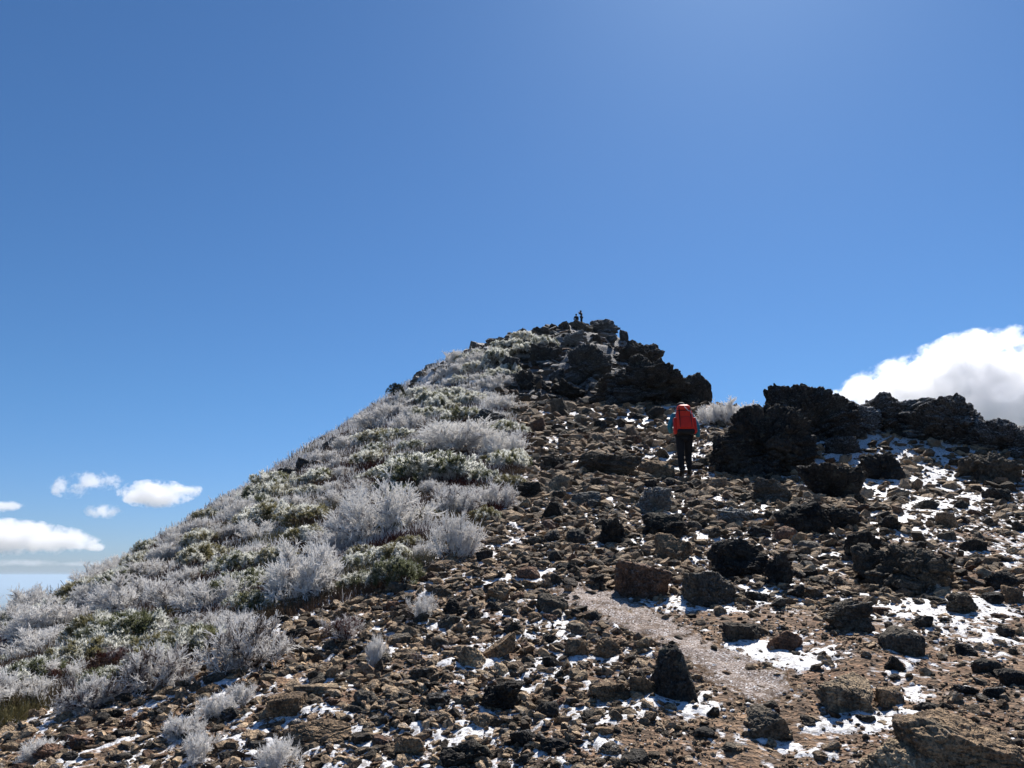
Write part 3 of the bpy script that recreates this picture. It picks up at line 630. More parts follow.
# ------------------------------------------------------------------ scree: the countless smaller stones, one object
def scatter_stones():
    pr = []
    for i in range(10):                                   # split stones: sharp many-sided lumps
        bm = bmesh.new(); g = random.Random(500 + i)
        for q in range(15):
            v = Vector((g.gauss(0, 1), g.gauss(0, 1), g.gauss(0, 1))).normalized() * g.uniform(.75, 1.1); bm.verts.new(v)
        hl = bmesh.ops.convex_hull(bm, input=bm.verts[:])
        bmesh.ops.delete(bm, geom=list({e for e in hl['geom_interior'] + hl['geom_unused'] if isinstance(e, bmesh.types.BMVert)}), context='VERTS')
        bmesh.ops.triangulate(bm, faces=bm.faces[:]); bmesh.ops.recalc_face_normals(bm, faces=bm.faces[:]); bm.verts.index_update()
        pr.append((np.array([v.co[:] for v in bm.verts]), np.array([[v.index for v in f.verts] for f in bm.faces]))); bm.free()
    n = 90000
    a = np.radians(rng.uniform(-38, 38, n)); r = np.exp(rng.uniform(math.log(2.9), math.log(92), n))
    x, y = np.sin(a) * r, np.cos(a) * r
    veg = inside('veg', x, y); d1 = inside('dirt', x, y) | inside('dirtup', x, y); pt = inside('path', x, y)
    clump = noise2(x / (.18 * r + .3), y / (.18 * r + .3), 41)
    c = crag(x, y)
    dens = np.where(d1, .10 + .12 * (clump > .1), .44); dens = np.where(veg, .012, dens); dens = np.where(pt, .07, dens)
    dens *= np.clip(1 + clump * .9, .3, 1.8); dens = np.where(r > 17, dens * .95, dens); dens = np.where(c > .5, .42, dens)
    beyond = (y > 22) & (x > 8)
    dens[beyond] *= .4; dens[inside('snowy', x, y)] *= .45
    keep = rng.random(n) < dens
    hk_ = cast(687, 477); keep &= np.hypot((x - hk_[0]) * 1.4, y - hk_[1] + .45) > .62
    x, y, r, d1, c, veg = x[keep], y[keep], r[keep], d1[keep], c[keep], veg[keep]; n = len(x)
    s = (2.2 / F * r) * (1 - rng.random(n)) ** (-1 / 1.5)          # half width: a few pixels across for a viewer on the path
    s = np.minimum(s, 7.0 / F * r); s = np.where(d1, s * .8, s); s = np.minimum(s, 1.0)
    z = height(x, y, True)
    V_, F_, T_, H_, R_ = [], [], [], [], []; base_i = 0
    for i, (V, Fc) in enumerate(pr):
        m = np.arange(i, n, 10); k = len(m)
        sc = np.stack([s[m] * rng.uniform(.8, 1.5, k), s[m] * rng.uniform(.65, 1.15, k), s[m] * rng.uniform(.28, .8, k)], 1)
        th = rng.uniform(0, 6.283, k); tx = rng.normal(0, .28, k); ty = rng.normal(0, .28, k)
        P = V[None] * sc[:, None, :]
        P = np.stack([P[..., 0], P[..., 1] - tx[:, None] * P[..., 2], P[..., 2] + tx[:, None] * P[..., 1]], -1)
        P = np.stack([P[..., 0] - ty[:, None] * P[..., 2], P[..., 1], P[..., 2] + ty[:, None] * P[..., 0]], -1)
        cs, sn = np.cos(th)[:, None], np.sin(th)[:, None]
        P = np.stack([P[..., 0] * cs - P[..., 1] * sn, P[..., 0] * sn + P[..., 1] * cs, P[..., 2]], -1)
        P += np.stack([x[m], y[m], z[m] + sc[:, 2] * .35], 1)[:, None, :]
        V_.append(P.reshape(-1, 3)); nv = len(V)
        F_.append((Fc[None] + (np.arange(k) * nv)[:, None, None]).reshape(-1, 3) + base_i); base_i += k * nv
        t = np.clip(rng.beta(1.6, 1.9, k) - c[m] * .6, 0, 1); hu = (rng.random(k) < .25) * rng.random(k); fr = np.clip(rng.uniform(-.1, .35, k) + c[m] * .3 + veg[m] * .3, 0, 1)
        T_.append(np.repeat(t, nv)); H_.append(np.repeat(hu, nv)); R_.append(np.repeat(fr, nv))
    # grit on the bare earth
    n = 150000; a = np.radians(rng.uniform(-38, 38, n)); r = np.exp(rng.uniform(math.log(2.9), math.log(22), n)); x, y = np.sin(a) * r, np.cos(a) * r
    keep = ~inside('veg', x, y) & (rng.random(n) < np.where(inside('path', x, y), .42, .55) * np.clip(.8 + 1.2 * noise2(x / .4, y / .4, 43), .15, 1)); x, y, r = x[keep], y[keep], r[keep]; n = len(x)
    z = height(x, y, True); s = (.75 / F * r) * (1 - rng.random(n)) ** (-1 / 2.2); s = np.minimum(s, 2.6 / F * r)
    V, Fc = ico(1); k = n; nv = len(V)
    P = V[None] * rng.uniform(.6, 1.25, (n, nv, 1)) * np.stack([s, s, s * .7], 1)[:, None, :] + np.stack([x, y, z + s * .2], 1)[:, None, :]
    V_.append(P.reshape(-1, 3)); F_.append((Fc[None] + (np.arange(n) * nv)[:, None, None]).reshape(-1, 3) + base_i)
    T_.append(np.repeat(rng.beta(1.3, 1.3, n), nv)); H_.append(np.repeat((rng.random(n) < .3) * rng.random(n), nv)); R_.append(np.repeat((rng.random(n) < .07) * 2.0, nv))
    me = make_mesh('scree', np.concatenate(V_), np.concatenate(F_), [M_STONE], {'tint': np.concatenate(T_), 'hue': np.concatenate(H_), 'frost': np.concatenate(R_)})
    o = link('scree', me); o['kind'] = 'stuff'; print('stones', n)
scatter_stones()

# ------------------------------------------------------------------ plants
def tubes(S):
    """S: rows of p0(3) p1(3) r0 r1 f0 f1 -> three-sided tapered twigs"""
    S = np.asarray(S, float); p0, p1 = S[:, 0:3], S[:, 3:6]; r0, r1 = S[:, 6], S[:, 7]
    d = p1 - p0; d /= np.linalg.norm(d, axis=1)[:, None] + 1e-9
    ref = np.where(np.abs(d[:, 2:3]) > .9, [[1, 0, 0]], [[0, 0, 1]]); u = np.cross(d, ref); u /= np.linalg.norm(u, axis=1)[:, None]; v = np.cross(d, u)
    V = []
    for rr, pp in ((r0, p0), (r1, p1)):
        for k in range(3):
            t = k * 2.0944; V.append(pp + (u * math.cos(t) + v * math.sin(t)) * rr[:, None])
    V = np.stack(V, 1).reshape(-1, 3)
    q = np.array([[0, 1, 4, 3], [1, 2, 5, 4], [2, 0, 3, 5]])
    Fq = (q[None] + (np.arange(len(S)) * 6)[:, None, None]).reshape(-1, 4)
    fr = np.stack([S[:, 8]] * 3 + [S[:, 9]] * 3, 1).ravel()
    return V, Fq, fr
def shrub_segments(seed, stems=16, spread=1.0, thick=1.0, dens=1.0):
    g = random.Random(seed); S = []; W = []
    def unit(v): return v / (np.linalg.norm(v) + 1e-9)
    def rv(): return np.array([g.gauss(0, 1), g.gauss(0, 1), g.gauss(0, 1)])
    for s in range(stems):  # main stems
        a = g.uniform(0, 6.283); tilt = g.random() ** .7 * 1.25 * spread
        d = np.array([math.cos(a) * math.sin(tilt), math.sin(a) * math.sin(tilt), math.cos(tilt)])
        p = np.array([math.cos(a), math.sin(a), 0]) * g.uniform(0, .14) + np.array([0, 0, -.06]); L = g.uniform(.40, .55); n = 5
        for i in range(n):
            d = unit(d + rv() * .16 + np.array([0, 0, .10])); p2 = p + d * L / n
            W.append([*p, *p2, .011 * (1 - i / 7), .011 * (1 - (i + 1) / 7), .15 + .12 * i, .2 + .15 * i])
            if i > 0:
                for c in range(int(round(4 * dens)) + (i > 2) * 2):
                    e = unit(d + rv() * .6 + np.array([0, 0, .10])); ln = g.uniform(.09, .19); q = p + (p2 - p) * g.random(); q2 = q + e * ln * .5; e2 = unit(e + rv() * .25 + np.array([0, 0, .08])); q3 = q2 + e2 * ln * .5
                    fz = g.uniform(.35, 1.0)
                    S.append([*q, *q2, .0050 * thick, .0056 * thick, fz * .5, fz * .9]); S.append([*q2, *q3, .0056 * thick, .0036 * thick, fz * .9, fz])
                    for t in range(int(round(6 * dens))):
                        w = unit(e2 + rv() * .55 + np.array([0, 0, .2])); b0 = q + (q3 - q) * g.uniform(.25, 1); l3 = g.uniform(.045, .10)
                        S.append([*b0, *(b0 + w * l3), .0046 * thick, .0034 * thick, fz, min(1, fz * 1.2)])
            p = p2
    return S, W
def pine_mesh(seed, tufts=520, hgt=.30):
    g = np.random.default_rng(seed); V, Fc, Fr = [], [], []; i0 = 0
    a = g.uniform(0, 6.283, tufts); rr = np.sqrt(g.random(tufts)) * .5
    lob = 1 + .22 * np.sin(3 * a + seed) + .15 * np.sin(5 * a + 2 * seed)
    x, y = np.cos(a) * rr * lob, np.sin(a) * rr * lob
    lump = noise2(x * 6 + seed, y * 6, 51) * .09 + noise2(x * 13 + seed, y * 13, 52) * .05
    z = hgt * np.sqrt(np.maximum(0, 1 - (rr / .52) ** 2)) + lump - g.random(tufts) ** 2 * .08
    fz = np.clip(noise2(x * 5, y * 5 + seed, 53) * .8 + g.uniform(.2, .9, tufts), 0, 1)
    for t in range(tufts):
        ax = np.array([x[t] * 1.6, y[t] * 1.6, .75]) + g.normal(0, .28, 3); ax /= np.linalg.norm(ax)
        k = 18; d = ax * g.uniform(.35, 1.0, (k, 1)) + g.normal(0, .42, (k, 3)); d /= np.linalg.norm(d, axis=1)[:, None]
        L = g.uniform(.035, .066, (k, 1)); b0 = np.array([x[t], y[t], z[t]]) + ax * g.uniform(-.02, .03, (k, 1))
        sd = np.cross(d, g.normal(0, 1, (k, 3))); sd /= np.linalg.norm(sd, axis=1)[:, None] + 1e-9
        w = g.uniform(.0055, .0095, (k, 1))
        P = np.stack([b0 - sd * w * .6, b0 + sd * w * .6, b0 + d * L + sd * w * .5, b0 + d * L - sd * w * .5], 1)
        V.append(P.reshape(-1, 3)); Fc.append((np.arange(k * 4).reshape(k, 4)) + i0); i0 += k * 4
        f = np.clip(fz[t] + g.normal(0, .12, k), 0, 1); Fr.append(np.stack([f * .55, f * .55, f, f], 1).ravel())
    return np.concatenate(V), np.concatenate(Fc), np.concatenate(Fr)
SHR = []
for i, (sp, th, de) in enumerate([(1.0, .85, 1.0), (.75, .8, 1.0), (1.12, .95, 1.15), (.9, .8, .8)]):
    S, W = shrub_segments(60 + i, 26, sp, th, de)
    v, f, fr = tubes(S); v2, f2, fr2 = tubes(W)
    SHR.append((make_mesh('twigs', v, f, [M_TWIG], {'frost': fr}), make_mesh('stem', v2, f2, [M_TWIG], {'frost': fr2})))
PIN = []
for i in range(4):
    v, f, fr = pine_mesh(80 + i, 620, [.30, .24, .36, .28][i])
    S, W = shrub_segments(90 + i, 9, 1.25, 1.0, .3); W = np.array(W); W[:, [2, 5]] *= .45; v2, f2, fr2 = tubes(W)
    PIN.append((make_mesh('foliage', v, f, [M_NEEDLE], {'frost': fr}), make_mesh('stem', v2, f2, [M_TWIG], {'frost': fr2 * .6})))
GS = 'rime-covered shrubs on the left slope'; GP = 'frosted dwarf pines on the left slope'
WOOD = [(.13, .085, .075), (.16, .12, .10), (.10, .055, .05)]
GREEN = [(.155, .155, .075), (.12, .128, .068), (.19, .17, .085)]
PLPOS = []
def plant(kind, px, py, w, h, frost, label=None, ref=None, var=None, col=None, desc=None, pos=None):
    g = cast(px, py) if pos is None else np.array(pos)
    k = g[1] / F; W = w * k; Hh = h * k
    i = random.randrange(4) if var is None else var
    a, b = (SHR if kind == 'frosted_shrub' else PIN)[i]
    o = link(kind, None); fo = link('twigs' if kind == 'frosted_shrub' else 'foliage', a, o); c = link('shrub_stem' if kind == 'frosted_shrub' else 'pine_stem', b, o)
    nat = (.62 if kind == 'frosted_shrub' else .34)
    o.scale = (W * .92, W * .92, Hh / nat); o.rotation_euler = (random.uniform(-.1, .1), random.uniform(-.1, .1), random.uniform(0, 6.28))
    o.location = (g[0], g[1] + W * .25, float(height([g[0]], [g[1] + W * .25])[0]) - .02)
    cc = col or random.choice(WOOD if kind == 'frosted_shrub' else GREEN)
    fo.color = (*cc, frost * (1 if kind == 'frosted_shrub' else .56)); c.color = (*random.choice(WOOD), frost * .8)
    o['category'] = 'shrub' if kind == 'frosted_shrub' else 'dwarf pine'; o['group'] = GS if kind == 'frosted_shrub' else GP
    if label: o['label'] = label
    if ref: REFS.append((px, py - h / 2, ref, o))
    if desc: AUTO.append((o, px, py - h / 2, 'bush' if kind == 'frosted_shrub' else 'pine', desc))
    PLPOS.append((px, py - h / 2, w, h))
    return o
FS, DP = 'frosted_shrub', 'dwarf_pine'
for a in [(FS, 375, 545, 110, 68, 1.0, 'biggest dome-shaped rime-white shrub in the middle of the left slope', 'the biggest white shrub', 0),
          (FS, 300, 602, 90, 62, .9, 'broad rime-white shrub downhill left of the biggest white shrub', 'the broad white shrub', 2),
          (FS, 455, 562, 62, 52, .9, 'rime-white shrub with upright twigs at the edge of the stony slope', 'the upright white shrub', 1),
          (FS, 455, 458, 120, 36, 1.1, 'wide flat rime-white thicket under the dark ledge', 'the wide white thicket', 2),
          (FS, 505, 462, 60, 36, 1.15, 'whitest dense shrub at the upper edge of the stony slope', 'the whitest shrub', 0),
          (FS, 495, 510, 54, 30, .8, 'reddish half-rimed shrub bordering the stones below the whitest shrub', 'the half-rimed shrub', 3),
          (FS, 738, 430, 62, 28, 1.1, 'pale rimed shrub on the saddle right of the hiker', 'the saddle shrub', 2),
          (FS, 715, 428, 40, 26, 1.1, 'pale rimed shrub on the saddle close to the hiker\'s shoulder', 'the shrub by the hiker', 0),
          (FS, 272, 775, 48, 34, 1.25, 'small bright white rimed plant at the bottom edge of the picture', 'the bottom edge plant', 1),
          (FS, 195, 765, 52, 30, .95, 'low white rimed plant among stones in the lower left', 'the lower left plant', 3),
          (FS, 212, 722, 40, 26, 1.0, 'low white rimed plant among stones above the lower left plant', 'the plant in the rubble', 1),
          (FS, 178, 742, 44, 26, .95, 'low white rimed plant left of the lower left plant, half hidden by stones', 'the half-hidden plant', 2),
          (FS, 238, 705, 40, 22, .9, 'thin low rimed plant on the snow streak above the plant in the rubble', 'the thin streak plant', 3),
          (FS, 30, 762, 50, 22, .8, 'low half-rimed plant in the lower left corner', 'the corner plant', 3),
          (FS, 375, 668, 26, 34, 1.1, 'small white rimed plant beside a snow streak in the rubble', 'the streak-side plant', 1),
          (FS, 420, 622, 44, 30, .75, 'thin half-rimed shrub where the rubble meets the bushes', 'the thin edge shrub', 3),
          (FS, 340, 645, 60, 28, .45, 'reddish-brown thin shrub with little rime on the snowy rubble', 'the reddish shrub', 3),
          (FS, 235, 672, 90, 60, .5, 'dark-fronted rimed shrub overhanging the lower edge of the bushes', 'the dark-fronted shrub', 2),  # rime colour cut on this, the shadowed and bank shrubs to imitate shade
          (FS, 150, 694, 84, 50, .5, 'rimed shrub with shadowed front left of the dark-fronted shrub', 'the shadowed shrub', 0),
          (FS, 85, 715, 66, 38, .48, 'low rimed shrub with shadowed front nearest the snowy bank', 'the bank shrub', 2),
          (FS, 40, 690, 76, 22, .2, 'low dark red bush at the left edge above the snowy bank', 'the dark red bush', 3),
          (FS, 112, 668, 60, 22, .25, 'low rusty red bush between the broad green pine and the shadowed shrub', 'the rusty red bush', 2),
          (FS, 20, 650, 70, 40, 1.0, 'tall rime-white shrub at the left edge below the skyline', 'the left edge shrub', 1),
          (DP, 120, 650, 90, 30, .85, 'broad olive-green dwarf pine low on the left slope', 'the broad green pine', 0),
          (DP, 240, 600, 80, 28, .95, 'frosty green dwarf pine left of the broad white shrub', 'the frosty green pine', 1),
          (DP, 395, 590, 60, 24, .6, 'bright green little-frosted dwarf pine below the biggest white shrub', 'the bright green pine', 2),
          (DP, 430, 485, 110, 30, .95, 'wide yellow-green dwarf pine above the biggest white shrub', 'the yellow-green pine', 3),
          (DP, 25, 690, 80, 24, .8, 'olive dwarf pine at the left edge above the snowy bank', 'the left edge pine', 0)]:
    plant(a[0], a[1], a[2], a[3], a[4], a[5], label=a[6], ref=a[7], var=a[8], col=((.14, .055, .045) if ('reddish' in a[6] or ' red bush' in a[6]) else None))
# twiggy remnant leaning on the wide black-faced boulder
plant(FS, 932, 597, 24, 20, .8, label='dead grey twigs growing at the black front of a wide boulder', var=3)['group'] = 'plants among the rocks'
# the rest of the slope's cover, bush by bush
def cover(P, cnt, kindmix, wr, ar, fr, gap):
    xs = [p[0] for p in P]; ys = [p[1] for p in P]; made = tries = 0; mine = []
    while made < cnt and tries < 6000:
        tries += 1
        px = random.uniform(min(xs), max(xs)); py = random.uniform(min(ys), max(ys))
        if not in_px_poly(P, px, py): continue
        w = random.uniform(*wr)
        if any(abs(px - q[0]) < (w + q[2]) * gap * .5 and abs(py - q[1]) < (w + q[2]) * gap * .25 for q in mine): continue
        patch = float(noise2(np.array([px / 60.]), np.array([py / 34.]), 61)[0])
        kd = DP if (patch + random.uniform(-.3, .3)) > kindmix else FS
        h = w * random.uniform(*ar) * (.75 if kd == DP else 1.0); f = random.uniform(*fr)
        if kd == DP: f *= 1.25
        sz = 'large' if w > (wr[0] + wr[1]) * .55 else 'small'
        word = 'rime-white' if f > .8 else 'half-rimed'
        d = f'{sz} {word} twiggy bush' if kd == FS else f'{sz} {"frosted grey-green" if f > .95 else "pale-tipped green"} dwarf pine'
        plant(kd, px, py, w, h, f, desc=d); mine.append((px, py, w)); made += 1
cover([(-20, 720), (-20, 640), (100, 600), (210, 540), (300, 520), (340, 560), (280, 610), (200, 660), (120, 690), (40, 705)], 75, .08, (46, 88), (.34, .5), (.6, 1.05), .5)
cover([(290, 600), (340, 520), (420, 480), (510, 470), (510, 505), (450, 550), (390, 590), (330, 605)], 30, .05, (34, 64), (.36, .55), (.55, 1.0), .6)
cover([(-20, 642), (0, 630), (100, 582), (200, 527), (290, 485), (290, 500), (200, 550), (100, 605), (-20, 660)], 48, .15, (28, 54), (.45, .7), (.8, 1.1), .42)
cover([(200, 530), (300, 474), (400, 408), (490, 400), (525, 440), (515, 465), (430, 480), (330, 520), (260, 530)], 110, .06, (26, 54), (.34, .52), (.7, 1.15), .48)
cover([(380, 422), (402, 409), (462, 363), (522, 344), (545, 346), (522, 364), (500, 395), (480, 408)], 80, .0, (18, 34), (.42, .62), (1.25, 1.7), .45)

# red-brown heath and straw between the bushes: one mass
def heath():
    n = 42000
    a = np.radians(rng.uniform(-40, 4, n)); r = np.exp(rng.uniform(math.log(5), math.log(80), n)); x, y = np.sin(a) * r, np.cos(a) * r
    m = inside('veg', x, y); x, y, r = x[m], y[m], r[m]; n = len(x)
    z = height(x, y, True); pat = noise2(x / 1.5, y / 1.5, 71); pat2 = noise2(x / .8, y / .8, 72)
    k = 7; S = []
    sz = np.clip(r / 10, .8, 4)
    b0 = np.repeat(np.stack([x, y, z - .01], 1), k, 0) + rng.normal(0, .05, (n * k, 3)) * [1, 1, 0] * np.repeat(sz, k)[:, None]
    d = rng.normal(0, .45, (n * k, 3)); d[:, 2] = np.abs(d[:, 2]) + .8; d /= np.linalg.norm(d, axis=1)[:, None]
    L = rng.uniform(.06, .17, n * k) * np.repeat(sz, k) ** .7; w = .0042 * np.repeat(sz, k)
    fr = np.repeat(np.clip(.30 + pat2 * .55 + rng.normal(0, .15, n) + np.clip((r - 20) / 60, 0, .3), 0, 1), k)
    v, f, frv = tubes(np.column_stack([b0, b0 + d * L[:, None], w, w * .6, fr * .7, fr]))
    hue = np.repeat(np.repeat(np.clip(.45 + pat * .8, 0, 1), k), 6)
    o = link('heath', make_mesh('heath', v, f, [M_HEATH], {'frost': frv, 'hue': hue})); o['kind'] = 'stuff'
heath()

# wind-cut tree on the left skyline
def wind_tree():
    g = cast(396, 408); k = g[1] / F
    r = link('stunted_tree', None, loc=(g[0], g[1], g[2] - .1)); r.scale = (.85, .85, 1.25); tag(r, 'tiny dark wind-cropped tree standing on the upper left skyline', 'tree')
    S = [[0, 0, 0, .05, 0, .5, .12, .09, .9, .9], [.05, 0, .5, -.02, .05, .85, .09, .06, .8, .8], [.05, 0, .5, .3, .05, .9, .05, .03, .6, .6], [-.02, .05, .8, -.3, 0, 1.0, .05, .03, .6, .6]]
    v, f, fr = tubes(S); t = link('trunk', make_mesh('trunk', v, f, [M_TWIG], {'frost': fr}), r); t.color = (.2, .17, .15, .8)
    v, f, fr = pine_mesh(99, 500, .5); v = v * [1.1, 1.0, 1.0] + [0, 0, .6]
    c = link('crown', make_mesh('crown', v, f, [M_NEEDLE], {'frost': fr * .3}), r); c.color = (.035, .04, .03, .3)
wind_tree()
label_all()

# ------------------------------------------------------------------ people
def skin(name, pts, edges, rad_, mat, parent=None, sub=2, root=0):
    me = bpy.data.meshes.new(name); me.from_pydata([tuple(p) for p in pts], edges, []); me.materials.append(mat)
    o = link(name, me, parent); m = o.modifiers.new('skin', 'SKIN'); m.use_smooth_shade = True; m.use_x_symmetry = False
    for i, s in enumerate(me.skin_vertices[0].data):
        rr = rad_[i]; s.radius = rr if isinstance(rr, tuple) else (rr, rr); s.use_root = (i == root)
    s = o.modifiers.new('smooth', 'SUBSURF'); s.levels = sub; s.render_levels = sub
    return o
def loft(name, rings, mat, parent, seg=20):
    """closed surface through elliptical rings (cx, cy, cz, rx, ry)"""
    V = []; Fc = []
    for (cx, cy, cz, rx, ry) in rings:
        for i in range(seg):
            t = 2 * math.pi * i / seg; V.append((cx + rx * math.cos(t), cy + ry * math.sin(t), cz))
    n = len(rings)
    for k in range(n - 1):
        for i in range(seg):
            j = (i + 1) % seg; Fc.append((k * seg + i, k * seg + j, (k + 1) * seg + j, (k + 1) * seg + i))
    Fc.append(tuple(range(seg))[::-1]); Fc.append(tuple((n - 1) * seg + i for i in range(seg)))
    me = bpy.data.meshes.new(name); me.from_pydata(V, [], Fc); me.materials.append(mat)
    for p in me.polygons: p.use_smooth = True
    return link(name, me, parent)
M_SKIN = plain('skin', (.42, .26, .19), .55, .08)
def person(loc, rz, J, mats, label, group=None):
    """J: joints dict; one continuous body; clothing and hair are its children"""
    names = list(J); idx = {n: i for i, n in enumerate(names)}; P = [J[n][0] for n in names]; Rr = [J[n][1] for n in names]
    E = [(idx[J[n][2]], idx[n]) for n in names if J[n][2]]
    def add(p, r, par): P.append(p); Rr.append(r); E.append((par, len(P) - 1)); return len(P) - 1
    for s in ('l', 'r'):                                         # five fingers on each palm
        w = Vector(J['wrist_' + s][0]); e = Vector(J['elbow_' + s][0]); d = (w - e).normalized(); pm_ = Vector(J['palm_' + s][0])
        side = Vector((0, 1, 0)).cross(d); side = side.normalized() if side.length > .1 else Vector((1, 0, 0)); fw = d.cross(side).normalized()
        for k, ln in enumerate((.066, .078, .072, .056)):
            o = fw * (-.030 + .020 * k) + d * .03; a = add(tuple(pm_ + o), .010, idx['palm_' + s]); b_ = add(tuple(pm_ + o + d * ln * .55 + side * .008), .0088, a); add(tuple(pm_ + o + d * ln * .95 + side * .03), .007, b_)
        t = add(tuple(pm_ - fw * .042 - d * .01 + side * .012), .011, idx['palm_' + s]); add(tuple(pm_ - fw * .058 + d * .028 + side * .022), .009, t)
    body = skin('person', P, E, Rr, M_SKIN, None, 2, 0)
    body.location = loc; body.rotation_euler = (0, 0, rz); tag(body, label, 'person', group)
    def piece(nm, keys, grow, mat, ends=None):
        ii = {n: i for i, n in enumerate(keys)}
        ps = [Vector(J[n][0]) for n in keys]
        rr = [tuple(c + grow for c in (J[n][1] if isinstance(J[n][1], tuple) else (J[n][1],) * 2)) for n in keys]
        ee = [(ii[J[n][2]], ii[n]) for n in keys if J[n][2] in ii]
        return skin(nm, ps, ee, rr, mat, body, 2, 0)
    piece('jacket', ['pelvis', 'spine', 'chest', 'neck', 'shoulder_l', 'elbow_l', 'wrist_l', 'shoulder_r', 'elbow_r', 'wrist_r'], .022, mats['jacket'])
    piece('trousers', ['pelvis', 'hip_l', 'knee_l', 'ankle_l', 'hip_r', 'knee_r', 'ankle_r'], .020, mats['trousers'])
    for s in ('l', 'r'):
        a = Vector(J['ankle_' + s][0]); t = Vector(J['toe_' + s][0])
        skin('boot', [a + Vector((0, 0, .06)), a + Vector((0, -.01, -.03)), (a + t) / 2 + Vector((0, 0, -.01)), t], [(0, 1), (1, 2), (2, 3)], [.058, .056, .05, .042], mats['boot'], body, 2, 0)
    h = Vector(J['head'][0])
    loft('hat', [(h.x, h.y, h.z - .01, .104, .118), (h.x, h.y, h.z + .02, .106, .120), (h.x, h.y, h.z + .07, .098, .112), (h.x, h.y, h.z + .105, .07, .085), (h.x, h.y, h.z + .122, .025, .03)], mats['hat'], body)
    loft('hair', [(h.x, h.y - .035, h.z - .10, .06, .05), (h.x, h.y - .025, h.z - .05, .092, .085), (h.x, h.y - .012, h.z + .0, .100, .108)], mats['hair'], body)
    return body
def joints(arms, lean=0.0, legs=None):
    L = legs or dict(hip=.92, pel=.96)
    J = {'pelvis': ((0, 0, .96), (.145, .105), None), 'spine': ((0, .02 + lean * .3, 1.13), (.135, .095), 'pelvis'), 'chest': ((0, .05 + lean * .7, 1.34), (.165, .115), 'spine'),
         'neck': ((0, .07 + lean, 1.48), .058, 'chest'), 'jaw': ((0, .09 + lean, 1.555), .075, 'neck'), 'head': ((0, .095 + lean, 1.635), (.082, .098), 'jaw'), 'crown': ((0, .085 + lean, 1.705), .068, 'head'),
         'nose': ((0, .195 + lean, 1.61), .014, 'head')}
    for s, k in (('l', -1), ('r', 1)):
        sh, el, wr = arms[s]
        J['shoulder_' + s] = (sh, .066, 'chest'); J['elbow_' + s] = (el, .048, 'shoulder_' + s); J['wrist_' + s] = (wr, .032, 'elbow_' + s)
        d = (Vector(wr) - Vector(el)).normalized(); J['palm_' + s] = (tuple(Vector(wr) + d * .075), (.034, .022), 'wrist_' + s)
        kn, an, to = arms['leg_' + s]
        J['hip_' + s] = ((k * .095, 0, .90), .098, 'pelvis'); J['knee_' + s] = (kn, .066, 'hip_' + s); J['ankle_' + s] = (an, .045, 'knee_' + s); J['toe_' + s] = (to, .036, 'ankle_' + s)
    return J
M_BLACK = plain('black_cloth', (.014, .014, .016), .85, .3); M_TEAL = plain('teal_shell', (.03, .20, .27), .6, .15); M_BOOT = plain('dark_leather', (.02, .017, .015), .6, .3)
M_NAVY = plain('dark_shell', (.02, .022, .03), .7, .3); M_HAIR = plain('black_hair', (.012, .01, .009), .5, .3)
hp = cast(686.5, 477) + np.array([0, 0, .01])
hk = joints({'l': ((-.20, .07, 1.41), (-.31, .03, 1.15), (-.25, .27, 1.06)), 'r': ((.20, .07, 1.41), (.31, .0, 1.14), (.33, .12, .91)),
             'leg_l': ((-.105, -.01, .49), (-.115, -.12, .10), (-.12, .05, .045)), 'leg_r': ((.10, .17, .54), (.09, .08, .15), (.10, .26, .11))}, .10)
hiker = person(tuple(hp), R(-3), hk, dict(jacket=M_TEAL, trousers=M_BLACK, boot=M_BOOT, hat=M_NAVY, hair=M_HAIR), 'hiker in teal jacket and black trousers seen from behind, climbing under a red backpack')
hiker.scale = (1.03, 1.03, 1.03)
# backpack
def rbox(name, c, s, mat, parent, bev=.03, taper=1.0, seg=3, rot=None):
    bm = bmesh.new(); bmesh.ops.create_cube(bm, size=1)
    for v in bm.verts:
        t = taper if v.co.z > 0 else 1.0
        v.co = Vector((v.co.x * s[0] * t, v.co.y * s[1] * t, v.co.z * s[2]))
    bmesh.ops.bevel(bm, geom=bm.edges[:], offset=bev, segments=seg, affect='EDGES', profile=.5)
    if rot: bmesh.ops.rotate(bm, verts=bm.verts, cent=(0, 0, 0), matrix=Matrix.Rotation(rot, 3, 'Y'))
    bmesh.ops.translate(bm, verts=bm.verts, vec=c)
    me = bpy.data.meshes.new(name); bm.to_mesh(me); bm.free(); me.materials.append(mat)
    for p in me.polygons: p.use_smooth = True
    return link(name, me, parent)
M_RED = plain('red_nylon', (.80, .045, .020), .5, .22, 14); M_REDD = plain('deep_red_nylon', (.58, .028, .016), .5, .2, 14); M_WEB = plain('black_webbing', (.015, .015, .017), .7, .2); M_TRIM = plain('pale_trim', (.55, .5, .52), .4, .1)
pk = link('backpack', None, loc=tuple(hp + np.array([0, .0, .97]))); pk.rotation_euler = (R(-9), 0, R(-3)); tag(pk, 'large red backpack with dark base and pale straps on the hiker\'s back', 'backpack')
bag = rbox('main_bag', (0, -.22, .27), (.43, .25, .56), M_RED, pk, .08, .86)
lid = rbox('lid', (0, -.20, .60), (.37, .27, .16), M_RED, pk, .07, .74)
rbox('base_panel', (0, -.225, .0), (.40, .25, .11), M_WEB, pk, .04)
for sx in (-1, 1):
    rbox('side_pocket', (sx * .225, -.2, .17), (.09, .19, .38), M_REDD, pk, .035, .8)
    rbox('strap', (sx * .13, -.352, .33), (.022, .012, .5), M_WEB, bag, .004, 1, 1)
    rbox('shoulder_strap', (sx * .12, .10, .33), (.06, .03, .42), M_WEB, pk, .012)
rbox('front_pocket', (0, -.36, .2), (.27, .06, .30), M_REDD, bag, .028, .85)
rbox('hip_belt', (0, -.02, .03), (.40, .30, .06), M_WEB, pk, .03)
